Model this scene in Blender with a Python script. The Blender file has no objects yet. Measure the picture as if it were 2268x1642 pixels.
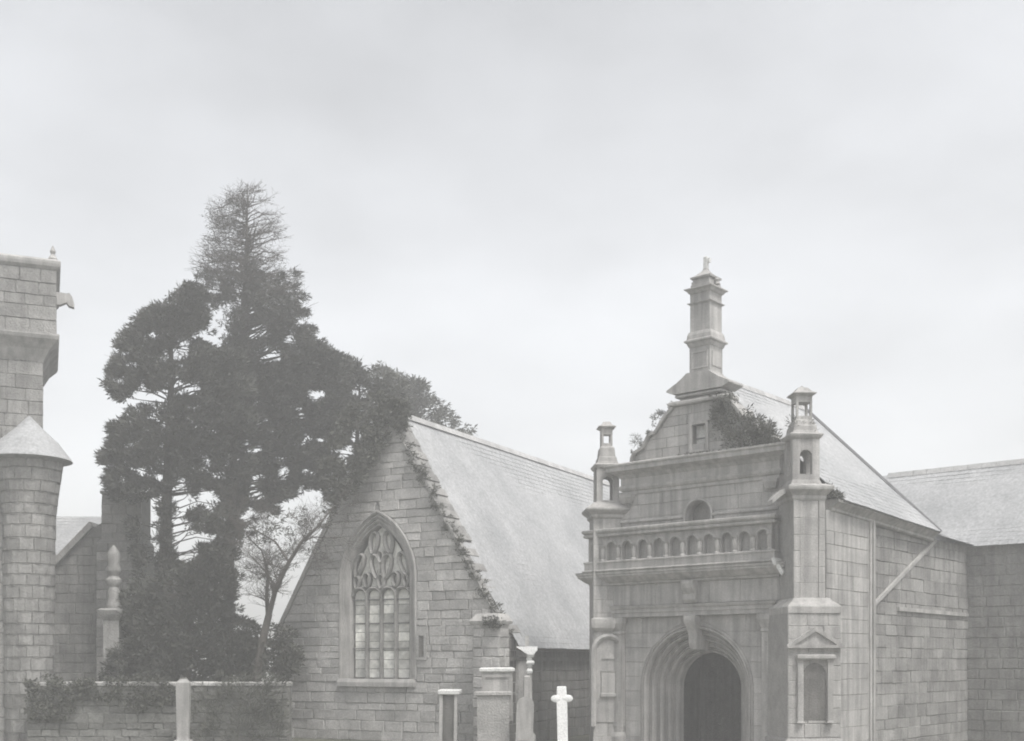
import bpy, math, random
import numpy as np
from mathutils import Vector, Matrix, noise
from mathutils.geometry import tessellate_polygon

random.seed(7)
rng = np.random.default_rng(7)
R = math.radians
scene = bpy.context.scene
C = scene.collection

# ------------------------------------------------------------------ camera
F_PX, CX, HZ, CZ, DW = 2590.0, 1134.0, 1468.0, 2.2, 2268.0
cam = bpy.data.cameras.new('camera')
cam_o = bpy.data.objects.new('camera', cam); C.objects.link(cam_o)
cam_o.location = (0, 0, CZ); cam_o.rotation_euler = (R(90), 0, 0)
cam.sensor_width = 36; cam.lens = 36 * F_PX / DW
cam.shift_x = 0; cam.shift_y = (HZ - 820.6) / DW
cam.clip_end = 2000
scene.camera = cam_o
# ------------------------------------------------------------------ light
SUN_DIR = Vector((0.38, -0.52, 1.15)).normalized()
world = bpy.data.worlds.new('World'); scene.world = world; world.use_nodes = True
wn = world.node_tree; wn.nodes.clear()
sky = wn.nodes.new('ShaderNodeTexSky'); sky.sky_type = 'NISHITA'; sky.sun_disc = False
sky.sun_elevation = math.asin(SUN_DIR.z); sky.sun_rotation = math.atan2(SUN_DIR.x, SUN_DIR.y)
sky.air_density = 1.0; sky.dust_density = 3.0; sky.ozone_density = 1.0
hsv = wn.nodes.new('ShaderNodeHueSaturation'); hsv.inputs['Saturation'].default_value = 0.12
# thin, barely visible high cloud
tc = wn.nodes.new('ShaderNodeTexCoord'); mp = wn.nodes.new('ShaderNodeMapping')
mp.inputs['Scale'].default_value = (1.4, 1.4, 3.0)
nz = wn.nodes.new('ShaderNodeTexNoise'); nz.inputs['Scale'].default_value = 1.9; nz.inputs['Detail'].default_value = 4
mr = wn.nodes.new('ShaderNodeMapRange'); mr.inputs[1].default_value = .3; mr.inputs[2].default_value = .7
mr.inputs[3].default_value = .84; mr.inputs[4].default_value = 1.18
mul = wn.nodes.new('ShaderNodeVectorMath'); mul.operation = 'SCALE'
bg = wn.nodes.new('ShaderNodeBackground'); bg.inputs['Strength'].default_value = 0.119
wo = wn.nodes.new('ShaderNodeOutputWorld')
L = wn.links.new
L(sky.outputs[0], hsv.inputs['Color']); L(tc.outputs['Generated'], mp.inputs[0]); L(mp.outputs[0], nz.inputs['Vector'])
L(nz.outputs[0], mr.inputs[0]); L(hsv.outputs[0], mul.inputs[0]); L(mr.outputs[0], mul.inputs['Scale'])
L(mul.outputs[0], bg.inputs[0]); L(bg.outputs[0], wo.inputs[0])
sl = bpy.data.lights.new('sun', 'SUN'); sl.energy = 1.5; sl.angle = R(12); sl.color = (1, .97, .93)
so = bpy.data.objects.new('sun', sl); C.objects.link(so)
so.rotation_euler = (-SUN_DIR).to_track_quat('-Z', 'Y').to_euler()
scene.view_settings.view_transform = 'Standard'; scene.view_settings.look = 'None'
scene.view_settings.exposure = 1.0; scene.view_settings.gamma = 1
scene.view_settings.use_curve_mapping = False
scene.render.engine = 'CYCLES'
scene.cycles.use_denoising = True
scene.cycles.filter_width = 1.9
scene.cycles.max_bounces = 6; scene.cycles.volume_bounces = 1
HAZE = 0.0062

# ------------------------------------------------------------------ materials
def mat(name, c0, c1, scale=2.0, rough=.9, bump=.02, fine=30.0, rand=.12, spec=.3, streak=0.0, coord='Object', third=None):
    m = bpy.data.materials.new(name); m.use_nodes = True
    nt = m.node_tree; N = nt.nodes; K = nt.links.new
    b = N['Principled BSDF']; b.inputs['Roughness'].default_value = rough
    b.inputs['Specular IOR Level'].default_value = spec
    t = N.new('ShaderNodeTexCoord')
    n1 = N.new('ShaderNodeTexNoise'); n1.inputs['Scale'].default_value = scale; n1.inputs['Detail'].default_value = 8
    n1.inputs['Roughness'].default_value = .65
    n2 = N.new('ShaderNodeTexNoise'); n2.inputs['Scale'].default_value = fine; n2.inputs['Detail'].default_value = 4
    geo = N.new('ShaderNodeNewGeometry'); src = geo.outputs['Position'] if coord == 'World' else t.outputs['Object']
    K(src, n1.inputs['Vector']); K(src, n2.inputs['Vector'])
    r = N.new('ShaderNodeValToRGB'); r.color_ramp.elements[0].position = .32; r.color_ramp.elements[1].position = .68
    r.color_ramp.elements[0].color = (*c0, 1); r.color_ramp.elements[1].color = (*c1, 1)
    if third:
        e = r.color_ramp.elements.new(.80); e.color = (*third, 1)
    K(n1.outputs[0], r.inputs[0])
    oi = N.new('ShaderNodeObjectInfo')
    def rng_node(sock, lo, hi, a=0., bb=1.):
        q = N.new('ShaderNodeMapRange'); q.inputs[1].default_value = a; q.inputs[2].default_value = bb
        q.inputs[3].default_value = lo; q.inputs[4].default_value = hi; K(sock, q.inputs[0]); return q.outputs[0]
    f = N.new('ShaderNodeMath'); f.operation = 'MULTIPLY'
    K(rng_node(oi.outputs['Random'], 1 - rand, 1 + rand), f.inputs[0]); K(rng_node(n2.outputs[0], .8, 1.2, .3, .7), f.inputs[1])
    last = f.outputs[0]
    if streak:
        mpn = N.new('ShaderNodeMapping'); mpn.inputs['Scale'].default_value = (6, 6, .35); K(src, mpn.inputs[0])
        n3 = N.new('ShaderNodeTexNoise'); n3.inputs['Scale'].default_value = 1.2; n3.inputs['Detail'].default_value = 5
        K(mpn.outputs[0], n3.inputs['Vector'])
        g = N.new('ShaderNodeMath'); g.operation = 'MULTIPLY'; K(last, g.inputs[0])
        K(rng_node(n3.outputs[0], 1 - streak, 1.05, .35, .6), g.inputs[1]); last = g.outputs[0]
    s = N.new('ShaderNodeVectorMath'); s.operation = 'SCALE'
    K(r.outputs[0], s.inputs[0]); K(last, s.inputs['Scale']); K(s.outputs[0], b.inputs['Base Color'])
    if bump:
        a = N.new('ShaderNodeMath'); a.operation = 'ADD'; K(n1.outputs[0], a.inputs[0]); K(n2.outputs[0], a.inputs[1])
        bp = N.new('ShaderNodeBump'); bp.inputs['Distance'].default_value = bump; bp.inputs['Strength'].default_value = .8
        K(a.outputs[0], bp.inputs['Height']); K(bp.outputs[0], b.inputs['Normal'])
    return m

M = dict(
    ashlar=mat('granite_ashlar', (.27, .264, .256), (.42, .41, .395), 1.3, bump=.012, fine=45, rand=.10, streak=.28, third=(.49, .48, .46), coord='World'),
    trim=mat('granite_moulding', (.28, .273, .264), (.42, .41, .395), 1.7, bump=.01, fine=50, rand=.04, streak=.25, coord='World'),
    rubble=mat('rubble_stone', (.27, .265, .258), (.44, .43, .415), 1.6, bump=.03, fine=22, rand=.22, third=(.5, .49, .46), coord='World'),
    mortar=mat('lime_mortar', (.22, .215, .208), (.31, .303, .292), 3, bump=.02, fine=30, rand=.02, coord='World'),
    slate=mat('weathered_slate', (.26, .265, .27), (.37, .373, .376), .55, rough=.8, bump=.006, fine=14, rand=.02, spec=.2, streak=.08, coord='World', third=(.42, .42, .41)),
    ridge=mat('ridge_tile', (.30, .30, .295), (.42, .415, .41), 4, bump=.01, rand=.1),
    pale=mat('pale_lichen_stone', (.50, .50, .49), (.68, .68, .66), 5, bump=.01, rand=.08),
    white=mat('white_painted_stone', (.70, .70, .69), (.82, .82, .81), 6, bump=.006, rand=.03),
    dark=mat('shade_dark_stained_stone', (.10, .097, .092), (.17, .165, .155), 2, bump=.02, rand=.1, streak=.3, coord='World'),  # dark base colour holds painted shade of eave, niche and interior; streaks are stain
    mossy=mat('mossy_wall_stone', (.12, .12, .112), (.22, .218, .205), 1.8, bump=.03, fine=20, rand=.2, coord='World'),
    pointing=mat('old_pointing', (.22, .217, .21), (.35, .343, .333), 2.5, bump=.03, fine=25, rand=.02, coord='World'),
    aisle=mat('grey_rubble', (.17, .167, .16), (.31, .303, .292), 1.4, bump=.03, fine=22, rand=.18, third=(.38, .37, .355), streak=.2, coord='World'),
    wood=mat('old_oak', (.035, .03, .025), (.07, .06, .05), 3, bump=.01, rand=.15, streak=.4),
    lead=mat('lead_bar', (.09, .09, .095), (.15, .15, .155), 4, rough=.6, bump=.004, rand=.05),
    leaf=mat('evergreen_needles', (.036, .038, .032), (.076, .078, .066), .8, rough=.7, bump=0, fine=3, rand=.05, coord='World'),
    leaf2=mat('broad_leaves', (.052, .054, .044), (.10, .102, .085), .9, rough=.65, bump=0, fine=3, rand=.05, coord='World'),
    bark=mat('bark', (.05, .045, .04), (.10, .09, .08), 6, bump=.02, rand=.05),
    grass=mat('grass_ground', (.055, .058, .042), (.12, .12, .09), .8, bump=.05, fine=14, rand=0, coord='World'),
    blade=mat('grass_blade', (.07, .085, .05), (.14, .15, .10), 2, bump=0, rand=0, coord='World'),
    gravel=mat('gravel_path', (.25, .24, .22), (.38, .37, .35), 3, bump=.03, fine=40, rand=0, coord='World'),
)
def glass_mat():
    m = mat('old_leaded_glass', (.48, .48, .455), (.70, .69, .64), 2.2, rough=.35, bump=.01, fine=9, rand=.45, spec=.6)  # pale base colour paints the sky's reflection into the panes
    return m
M['glass'] = glass_mat()

# ------------------------------------------------------------------ mesh helpers
class MB:
    def __init__(s): s.v = []; s.f = []
    def add(s, vs, fs):
        b = len(s.v); s.v += [tuple(p) for p in vs]; s.f += [tuple(i + b for i in f) for f in fs]; return s
    def hexa(s, p):   # 8 points: bottom 4 ccw, top 4 ccw
        return s.add(p, [(3, 2, 1, 0), (4, 5, 6, 7), (0, 1, 5, 4), (1, 2, 6, 5), (2, 3, 7, 6), (3, 0, 4, 7)])
    def box(s, x0, x1, y0, y1, z0, z1):
        return s.hexa([(x0, y0, z0), (x1, y0, z0), (x1, y1, z0), (x0, y1, z0), (x0, y0, z1), (x1, y0, z1), (x1, y1, z1), (x0, y1, z1)])
    def loft(s, rings, cap=True):
        n = len(rings[0]); vs = [p for r in rings for p in r]; fs = []
        for i in range(len(rings) - 1):
            for j in range(n):
                k = (j + 1) % n; fs.append((i * n + j, i * n + k, (i + 1) * n + k, (i + 1) * n + j))
        if cap: fs.append(tuple(range(n))[::-1]); fs.append(tuple(range((len(rings) - 1) * n, len(rings) * n)))
        return s.add(vs, fs)
    def rect(s, x0, x1, y0, y1, prof, back=False):
        return s.loft([[(x0 - o, y0 - o, z), (x1 + o, y0 - o, z), (x1 + o, y1 + (o if back else 0), z), (x0 - o, y1 + (o if back else 0), z)] for o, z in prof])
    def lathe(s, cx, cy, prof, n=12):
        return s.loft([[(cx + r * math.cos(2 * math.pi * k / n), cy + r * math.sin(2 * math.pi * k / n), z) for k in range(n)] for r, z in prof])
    def prism(s, poly, y0, y1, holes=()):   # poly in xz
        loops = [list(poly)] + [list(h) for h in holes]
        pts = [p for l in loops for p in l]
        tris = tessellate_polygon([[Vector((p[0], p[1], 0)) for p in l] for l in loops])
        n = len(pts); vs = [(p[0], y0, p[1]) for p in pts] + [(p[0], y1, p[1]) for p in pts]
        fs = []
        for t in tris:
            a, b, c = [Vector((pts[i][0], pts[i][1])) for i in t]
            cr = (b - a).cross(c - a)
            t = tuple(t) if cr > 0 else tuple(t)[::-1]
            fs.append(t); fs.append(tuple(i + n for i in t[::-1]))
        o = 0
        for l in loops:
            k = len(l)
            for i in range(k):
                a = o + i; b = o + (i + 1) % k; fs.append((a, b, b + n, a + n))
            o += k
        return s.add(vs, fs)
    def tube(s, pts, rs, n=5):
        rings = []
        for i, p in enumerate(pts):
            p = Vector(p); a = Vector(pts[max(i - 1, 0)]); b = Vector(pts[min(i + 1, len(pts) - 1)])
            d = (b - a).normalized() if (b - a).length > 1e-6 else Vector((0, 0, 1))
            u = d.cross(Vector((.3, .9, .31))).normalized(); w = d.cross(u)
            rings.append([p + (u * math.cos(2 * math.pi * k / n) + w * math.sin(2 * math.pi * k / n)) * rs[i] for k in range(n)])
        return s.loft(rings)
    def sweep(s, path, prof, closed=False):
        """path: points in xz; prof: (offset outward to the left normal, y) closed section"""
        n = len(path); rings = []
        for i, p in enumerate(path):
            a = path[(i - 1) % n] if closed or i > 0 else p; b = path[(i + 1) % n] if closed or i < n - 1 else p
            d = Vector((b[0] - a[0], b[1] - a[1])); d.normalize(); nn = Vector((-d.y, d.x))
            rings.append([(p[0] + nn.x * o, y, p[1] + nn.y * o) for o, y in prof])
        if closed: rings.append(rings[0])
        return s.loft(rings, cap=not closed)
    def mesh(s, name, m, smooth=False):
        me = bpy.data.meshes.new(name); me.from_pydata(s.v, [], s.f); me.materials.append(m); me.validate(); me.update()
        import bmesh
        if len(s.f) < 6000:
            bm = bmesh.new(); bm.from_mesh(me); bmesh.ops.recalc_face_normals(bm, faces=bm.faces); bm.to_mesh(me); bm.free()
        if smooth:
            for p in me.polygons: p.use_smooth = True
            try: me.set_sharp_from_angle(angle=R(40))
            except Exception: pass
        return me

def obj(name, mb, m, parent=None, loc=None, rz=None, smooth=False, kind=None):
    me = mb if isinstance(mb, bpy.types.Mesh) else mb.mesh(name, m, smooth)
    o = bpy.data.objects.new(name, me); C.objects.link(o)
    if parent: o.parent = parent
    if loc: o.location = loc
    if rz is not None: o.rotation_euler = (0, 0, rz)
    if kind: o['kind'] = kind
    return o
def tag(o, label, cat, group=None):
    o['label'] = label; o['category'] = cat
    if group: o['group'] = group
    return o
def thing(name, label, cat, loc=(0, 0, 0), rz=0, group=None):
    o = bpy.data.objects.new(name, None); C.objects.link(o); o.location = loc; o.rotation_euler = (0, 0, rz)
    return tag(o, label, cat, group)

def stone(mb, corners, yf, depth, ch=.018, jit=.008):
    """corners xz: bl, br, tr, tl; face towards -y, chamfered and slightly uneven"""
    cx = sum(c[0] for c in corners) / 4; cz = sum(c[1] for c in corners) / 4
    yj = yf - random.uniform(0, jit * 2.2)
    def ins(c, k): 
        dx = cx - c[0]; dz = cz - c[1]; l = math.hypot(dx, dz) or 1
        return (c[0] + dx / l * k, c[1] + dz / l * k)
    cs = [(c[0] + random.uniform(-jit, jit), c[1] + random.uniform(-jit, jit)) for c in corners]
    back = [(c[0], yf + depth, c[1]) for c in cs]; mid = [(c[0], yj + ch, c[1]) for c in cs]
    front = [(ins(c, ch * 1.6)[0], yj + random.uniform(-jit, jit) * .7, ins(c, ch * 1.6)[1]) for c in cs]
    mb.loft([back, mid, front]); return mb

class Rubble:
    """lays courses of stones; the first `limit` are parts, the rest one joined part"""
    def __init__(s, parent, m, limit=285, name='stone'):
        s.p = parent; s.m = m; s.limit = limit; s.n = 0; s.rest = MB(); s.name = name
    def lay(s, corners, yf, depth=.1, ch=.018, jit=.008, xf=None):
        if s.n < s.limit:
            mb = MB(); stone(mb, corners, yf, depth, ch, jit)
            if xf: mb.v = [xf(p) for p in mb.v]
            obj(s.name, mb, s.m, s.p); s.n += 1
        else:
            t = MB(); stone(t, corners, yf, depth, ch, jit)
            if xf: t.v = [xf(p) for p in t.v]
            s.rest.add(t.v, t.f)
    def course(s, z0, z1, L0, L1, R0, R1, wmin, wmax, yf, gap=.014, **k):
        """L0/R0 bounds at z0, L1/R1 at z1"""
        w = min(R0, R1) - max(L0, L1)
        if (R0 - L0 + R1 - L1) / 2 < .12: return
        xs = []; x = max(L0, L1) + random.uniform(wmin, wmax) * .8
        while x < min(R0, R1) - wmin * .6: xs.append(x); x += random.uniform(wmin, wmax)
        b0 = [L0] + xs + [R0]; b1 = [L1] + xs + [R1]
        for i in range(len(b0) - 1):
            g = gap / 2
            s.lay([(b0[i] + g, z0 + g), (b0[i + 1] - g, z0 + g), (b1[i + 1] - g, z1 - g), (b1[i] + g, z1 - g)], yf, **k)
    def done(s):
        if s.rest.v: obj('small_stones', s.rest, s.m, s.p, kind='stuff')

def arch_pts(cx, spring, r, n=20, a0=180, a1=0):
    return [(cx + r * math.cos(R(a0 + (a1 - a0) * i / n)), spring + r * math.sin(R(a0 + (a1 - a0) * i / n))) for i in range(n + 1)]
def pointed(cx, spring, half, rise, n=12):
    r = (half * half + rise * rise) / (2 * half); th = math.atan2(rise, r - half)
    left = [(cx - half + r - r * math.cos(th * i / n), spring + r * math.sin(th * i / n)) for i in range(n + 1)]
    return left + [(2 * cx - x, z) for x, z in left[-2::-1]]

def px(u, v, Y):
    return Vector(((u - CX) / F_PX * Y, Y, CZ + (HZ - v) / F_PX * Y))

def slates(parent, A, B, Cc, D, ex=.18, w=.26, th=.008, name='slates', m=None):
    """courses of slates on the quad A(eave l) B(eave r) C(ridge r) D(ridge l)"""
    A, B, Cc, D = map(Vector, (A, B, Cc, D)); up = (D - A); nrm = (B - A).cross(D - A).normalized()
    if nrm.z < 0: nrm = -nrm
    rows = int(up.length / ex); mb = MB(); V = mb.v; Fs = mb.f
    for r in range(rows):
        t0 = r / rows; t1 = min(1, (r + 1.6) / rows)
        a0 = A.lerp(D, t0); b0 = B.lerp(Cc, t0); a1 = A.lerp(D, t1); b1 = B.lerp(Cc, t1)
        wl = (b0 - a0).length; n = max(1, int(wl / w)); off = (.5 if r % 2 else 0)
        cuts = [0.] + [min(1, max(0, (k + off + random.uniform(-.06, .06)) / n)) for k in range(1 if not off else 0, n)] + [1.]
        for i in range(len(cuts) - 1):
            s0, s1 = cuts[i], cuts[i + 1]
            if (s1 - s0) * wl < .05: continue
            g = .004 / wl; lift = th + random.uniform(0, .004)
            dz = (A - D).normalized() * random.uniform(-.008, .012)
            p = [a0.lerp(b0, s0 + g) + dz, a0.lerp(b0, s1 - g) + dz, a1.lerp(b1, s1 - g), a1.lerp(b1, s0 + g)]
            p = [q + nrm * (.03 * noise.noise(q * .4) - .03 * math.sin(3.14 * (k_ / 3 if False else t0))) for k_, q in enumerate(p)]
            b = len(V)
            V += [tuple(p[0] + nrm * (lift + .006)), tuple(p[1] + nrm * (lift + .006 + random.uniform(-.001, .003))), tuple(p[2] + nrm * .004), tuple(p[3] + nrm * .004),
                  tuple(p[0] + nrm * .002), tuple(p[1] + nrm * .002)]
            Fs += [(b, b + 1, b + 2, b + 3), (b + 4, b + 5, b + 1, b), (b + 5, b + 2, b + 1), (b + 4, b, b + 3)]
    return obj(name, mb, m or M['slate'], parent, kind='stuff')

def leaf_mesh(name, P, D, Ln, Wd, m, parent=None, kind=None):
    """P (n,3) bases, D (n,3) unit directions, lengths, widths -> kite-shaped faces"""
    n = len(P); rnd = rng.normal(size=(n, 3)); S = np.cross(D, rnd); S /= np.linalg.norm(S, axis=1)[:, None] + 1e-9
    Ln = Ln[:, None]; Wd = Wd[:, None]
    V = np.empty((n, 4, 3)); V[:, 0] = P; V[:, 1] = P + D * Ln * .45 + S * Wd * .5; V[:, 2] = P + D * Ln; V[:, 3] = P + D * Ln * .45 - S * Wd * .5
    me = bpy.data.meshes.new(name); me.vertices.add(4 * n); me.vertices.foreach_set('co', V.astype(np.float32).ravel())
    me.loops.add(4 * n); me.loops.foreach_set('vertex_index', np.arange(4 * n, dtype=np.int32))
    me.polygons.add(n); me.polygons.foreach_set('loop_start', np.arange(0, 4 * n, 4, dtype=np.int32))
    me.materials.append(m); me.update(calc_edges=True); me.validate()
    return obj(name, me, m, parent, kind=kind)

def unit(a): return a / (np.linalg.norm(a, axis=1)[:, None] + 1e-9)
def clump_leaves(cent, rad, per, axis_xy, ln, wd, spread=.7, lift=.15):
    cent = np.array(cent); rad = np.array(rad); n = len(cent) * per
    c = np.repeat(cent, per, 0); r = np.repeat(rad, per)
    d = unit(rng.normal(size=(n, 3))); rr = r * rng.random(n) ** .45
    d[:, 2] *= .62
    P = c + d * rr[:, None]
    out = c - np.array([axis_xy[0], axis_xy[1], 0]); out[:, 2] = 0; out = unit(out)
    D = unit(out * .9 + np.array([0, 0, lift]) + rng.normal(size=(n, 3)) * spread + d * .5)
    return P, D, ln * rng.uniform(.5, 1.35, n), wd * rng.uniform(.6, 1.3, n)

# ================================================================== SETTING
g = MB(); g.add([(-190, -60, 0), (190, -60, 0), (190, 320, 0), (-190, 320, 0)], [(0, 1, 2, 3)])
obj('ground', g, M['grass'], kind='structure')
g = MB(); g.add([(0.2, 4, .004), (2.4, 4, .004), (7.2, 27.5, .004), (2.6, 29.5, .004)], [(0, 1, 2, 3)])
obj('path', g, M['gravel'], kind='structure')
nb = 30000
P = np.stack([rng.uniform(-22, 16, nb), rng.uniform(20, 31, nb), np.zeros(nb)], 1)
D = unit(np.stack([rng.normal(size=nb) * .3, rng.normal(size=nb) * .3, np.ones(nb)], 1))
keep = ~((P[:, 0] > (P[:, 1] - 4) * .06 + .0) & (P[:, 0] < (P[:, 1] - 4) * .205 + 2.6))
gr = leaf_mesh('grass', P[keep], D[keep], rng.uniform(.06, .22, keep.sum()), np.full(keep.sum(), .014), M['blade'], kind='stuff')
tag(gr, 'short rough grass growing over the churchyard ground', 'grass')

# ================================================================== CHURCH PORCH
TH = math.atan2(-.649, .76)
PO = Vector((2.05, 30.17, 0))
porch = thing('church_porch', 'grey granite church porch with round arched doorway, balustrade, curved gable and tall slim lantern', 'church porch', PO, TH)
LX = 6.43
def sidexf(x0):      # maps a stone laid facing -y (x along, z) onto the plane x=x0 facing +x
    return lambda p: (x0 - p[1], p[0], p[2])
def leftxf(x0):
    return lambda p: (x0 + p[1], -p[0], p[2])

# --- core walls
AC, ASP, RI, RO = 3.1, 1.58, .875, 1.56
hole = [(AC - RO, -.3)] + arch_pts(AC, ASP, RO, 24) + [(AC + RO, -.3)]
outer = [(.45, -.3), (AC - RO, -.3)] + arch_pts(AC, ASP, RO, 24) + [(AC + RO, -.3), (LX - .12, -.3), (LX - .12, 3.35), (.45, 3.35)]
fw = obj('front_wall', MB().prism(outer, .02, .85), M['mortar'], porch)
ashl = Rubble(fw, M['ashlar'], 300)
z = 0.0
rows = [0, .36, .74, 1.12, 1.5, 1.86, 2.22, 2.58, 2.94, 3.34]
for i in range(len(rows) - 1):
    z0, z1 = rows[i], rows[i + 1]
    def xa(zz): 
        h = zz - ASP
        if h <= 0: return RO + .02
        return math.sqrt(max(0, (RO + .02) ** 2 - h * h)) if h < RO + .02 else 0
    a0, a1 = xa(z0), xa(z1)
    ashl.course(z0, z1, 1.06, 1.06, AC - a0 - .0, AC - a1 - .0, .5, .9, .0, gap=.008, ch=.006, jit=.003)
    ashl.course(z0, z1, AC + a0, AC + a1, 4.94, 4.94, .5, .9, .0, gap=.008, ch=.006, jit=.003)
# splayed archivolt orders (continuous jambs + arch)
n_ord = 5
for k in range(n_ord):
    r0 = RO - (RO - RI) * k / n_ord; r1 = RO - (RO - RI) * (k + 1) / n_ord; y0 = .8 * k / n_ord
    path = [(AC - r0, -.02)] + [(AC - r0, .7), (AC - r0, 1.2)] + arch_pts(AC, ASP, r0, 32) + [(AC + r0, 1.2), (AC + r0, .7), (AC + r0, -.02)]
    w = r0 - r1
    # section: (offset to left of travel = outwards), y ; roll moulding on the arris
    sec = [(0, y0 + .9 * .2), (0, y0 + .02), (-.02, y0 - .012), (-w * .28, y0 - .02), (-w * .38, y0 + .028), (-w * .46, y0 + .03), (-w * .55, y0 - .006), (-w * .75, y0 - .02), (-w * .93, y0 + .012), (-w, y0 + .05), (-w, y0 + .26)]
    obj('archivolt', MB().sweep(path, sec), M['trim'], porch, smooth=True)
key = MB().loft([[(AC - w_, -.05 - d_, z_), (AC + w_, -.05 - d_, z_), (AC + w_, .5, z_), (AC - w_, .5, z_)] for z_, w_, d_ in ((2.52, .08, .0), (2.60, .10, .05), (2.72, .11, .07), (2.86, .115, .06), (2.98, .125, .10), (3.12, .14, .19), (3.24, .15, .24), (3.33, .155, .22))])
obj('keystone', key, M['trim'], porch, smooth=True)
# dark inner room with the church door at its back
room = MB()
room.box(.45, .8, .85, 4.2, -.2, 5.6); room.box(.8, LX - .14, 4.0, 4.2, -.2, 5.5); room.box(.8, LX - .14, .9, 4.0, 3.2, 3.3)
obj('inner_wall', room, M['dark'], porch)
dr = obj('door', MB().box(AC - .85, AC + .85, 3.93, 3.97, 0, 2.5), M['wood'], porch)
pl = MB().box(-.1, .1, 0, .03, 0, 2.45).mesh('plank', M['wood'])
for i in range(8): obj('plank', pl, None, dr, loc=(AC - .75 + i * .213, 3.9, 0))
# pilasters beside the arch
for xa_, xb_ in ((.6, 1.04), (4.96, 5.38)):
    p = MB().rect(xa_, xb_, -.14, .05, [(.05, 0), (.05, .35), (.02, .42), (0, .45), (0, 2.9), (.03, 2.94), (.0, 3.0), (.02, 3.04), (.08, 3.2), (.08, 3.33)])
    q = obj('pilaster', p, M['trim'], porch)
    obj('panel', MB().rect(xa_ + .09, xb_ - .09, -.165, -.141, [(0, .62), (-.012, .63), (-.012, 2.68), (0, 2.7)]), M['ashlar'], q)
# entablature under the balcony
ent = MB().rect(.62, 5.28, -.16, .4, [(0, 3.34), (0, 3.44), (.025, 3.45), (.025, 3.53), (.05, 3.55), (.07, 3.6), (.02, 3.62)])
obj('architrave', ent, M['trim'], porch)
fr = obj('frieze', MB().box(.5, 5.5, -.12, .6, 3.62, 4.16), M['mortar'], porch)
x = .5
while x < 5.45:
    w = min(random.uniform(.7, 1.0), 5.5 - x)
    if 5.5 - x - w < .4: w = 5.5 - x
    m_ = MB(); stone(m_, [(x + .004, 3.63), (x + w - .004, 3.63), (x + w - .004, 4.16), (x + .004, 4.16)], -.15, .05, .006, .003); obj('stone', m_, M['ashlar'], fr); x += w
con = MB().loft([[(2.93 + a, -.15 - o, z_) for a, o in ((0, 0), (.0, d_), (.34, d_), (.34, 0))] for z_, d_ in ((3.64, .07), (3.72, .13), (3.85, .12), (3.98, .2), (4.1, .24), (4.16, .24))])
obj('console', con, M['trim'], porch)
# balcony: cornice, slab, arcade, rail
obj('balcony_cornice', MB().rect(.12, 5.42, -.2, .5, [(0, 4.15), (.03, 4.17), (.03, 4.2), (.10, 4.24), (.2, 4.33), (.24, 4.36), (.24, 4.40), (.27, 4.42), (.27, 4.46), (.29, 4.48)]), M['trim'], porch)
sl_ = obj('balcony_slab', MB().rect(.1, 5.44, -.44, .3, [(.02, 4.48), (.05, 4.5), (.05, 4.52), (0, 4.54), (0, 4.70), (.02, 4.71), (.02, 4.74), (-.03, 4.76)]), M['trim'], porch)
sp = MB().hexa([(5.44, -.5, 4.40), (5.52, -.5, 4.40), (5.52, -.1, 4.40), (5.44, -.1, 4.40), (5.40, -.52, 4.56), (5.5, -.52, 4.56), (5.5, -.1, 4.56), (5.40, -.1, 4.56)])
sp.hexa([(5.5, -.46, 4.34), (5.62, -.46, 4.16), (5.62, -.2, 4.16), (5.5, -.2, 4.34), (5.5, -.46, 4.54), (5.68, -.46, 4.22), (5.68, -.2, 4.22), (5.5, -.2, 4.54)])
obj('water_spout', sp, M['pale'], porch)
bal = obj('balustrade', MB().rect(.1, 5.42, -.42, -.18, [(.0, 5.36), (.03, 5.38), (.03, 5.42), (.0, 5.44), (.05, 5.48), (.06, 5.5), (.06, 5.54), (.02, 5.56)], back=True), M['trim'], porch)
pitch = .47; nb_ = 11; bx0 = .16
arc_hole = [(-.13, 4.62)] + [(-.13, 5.1)] + arch_pts(0, 5.1, .13, 10)[1:-1] + [(.13, 5.1), (.13, 4.62)]
plate = MB().prism([(-pitch / 2, 4.76), (-.13, 4.76), (-.13, 5.1)] + arch_pts(0, 5.1, .13, 10)[1:-1] + [(.13, 5.1), (.13, 4.76), (pitch / 2, 4.76), (pitch / 2, 5.36), (-pitch / 2, 5.36)], -.34, -.22)
plate.sweep([(-.15, 5.08)] + arch_pts(0, 5.1, .15, 10)[1:-1] + [(.15, 5.08)], [(.03, -.34), (.03, -.365), (.005, -.375), (-.02, -.365), (-.02, -.34)])
plate_me = plate.mesh('arcade_bay', M['trim'])
balu = MB().lathe(0, 0, [(.075, 0), (.075, .04), (.045, .07), (.06, .12), (.068, .2), (.06, .3), (.05, .34), (.075, .37), (.085, .4)], 10).mesh('baluster', M['ashlar'], True)
for i in range(nb_):
    xc = bx0 + pitch * (i + .5)
    obj('arcade_bay', plate_me, None, bal, loc=(xc, 0, 0))
    obj('baluster', balu, None, bal, loc=(xc + pitch / 2 if i < nb_ - 1 else xc + pitch / 2 - .04, -.37, 4.74))
obj('end_panel', MB().box(5.33, 5.4, -.2, -.02, 4.76, 5.36), M['ashlar'], bal)
obj('backing_panel', MB().box(.2, 5.32, -.2, -.16, 4.76, 5.36), M['ashlar'], bal)
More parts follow.
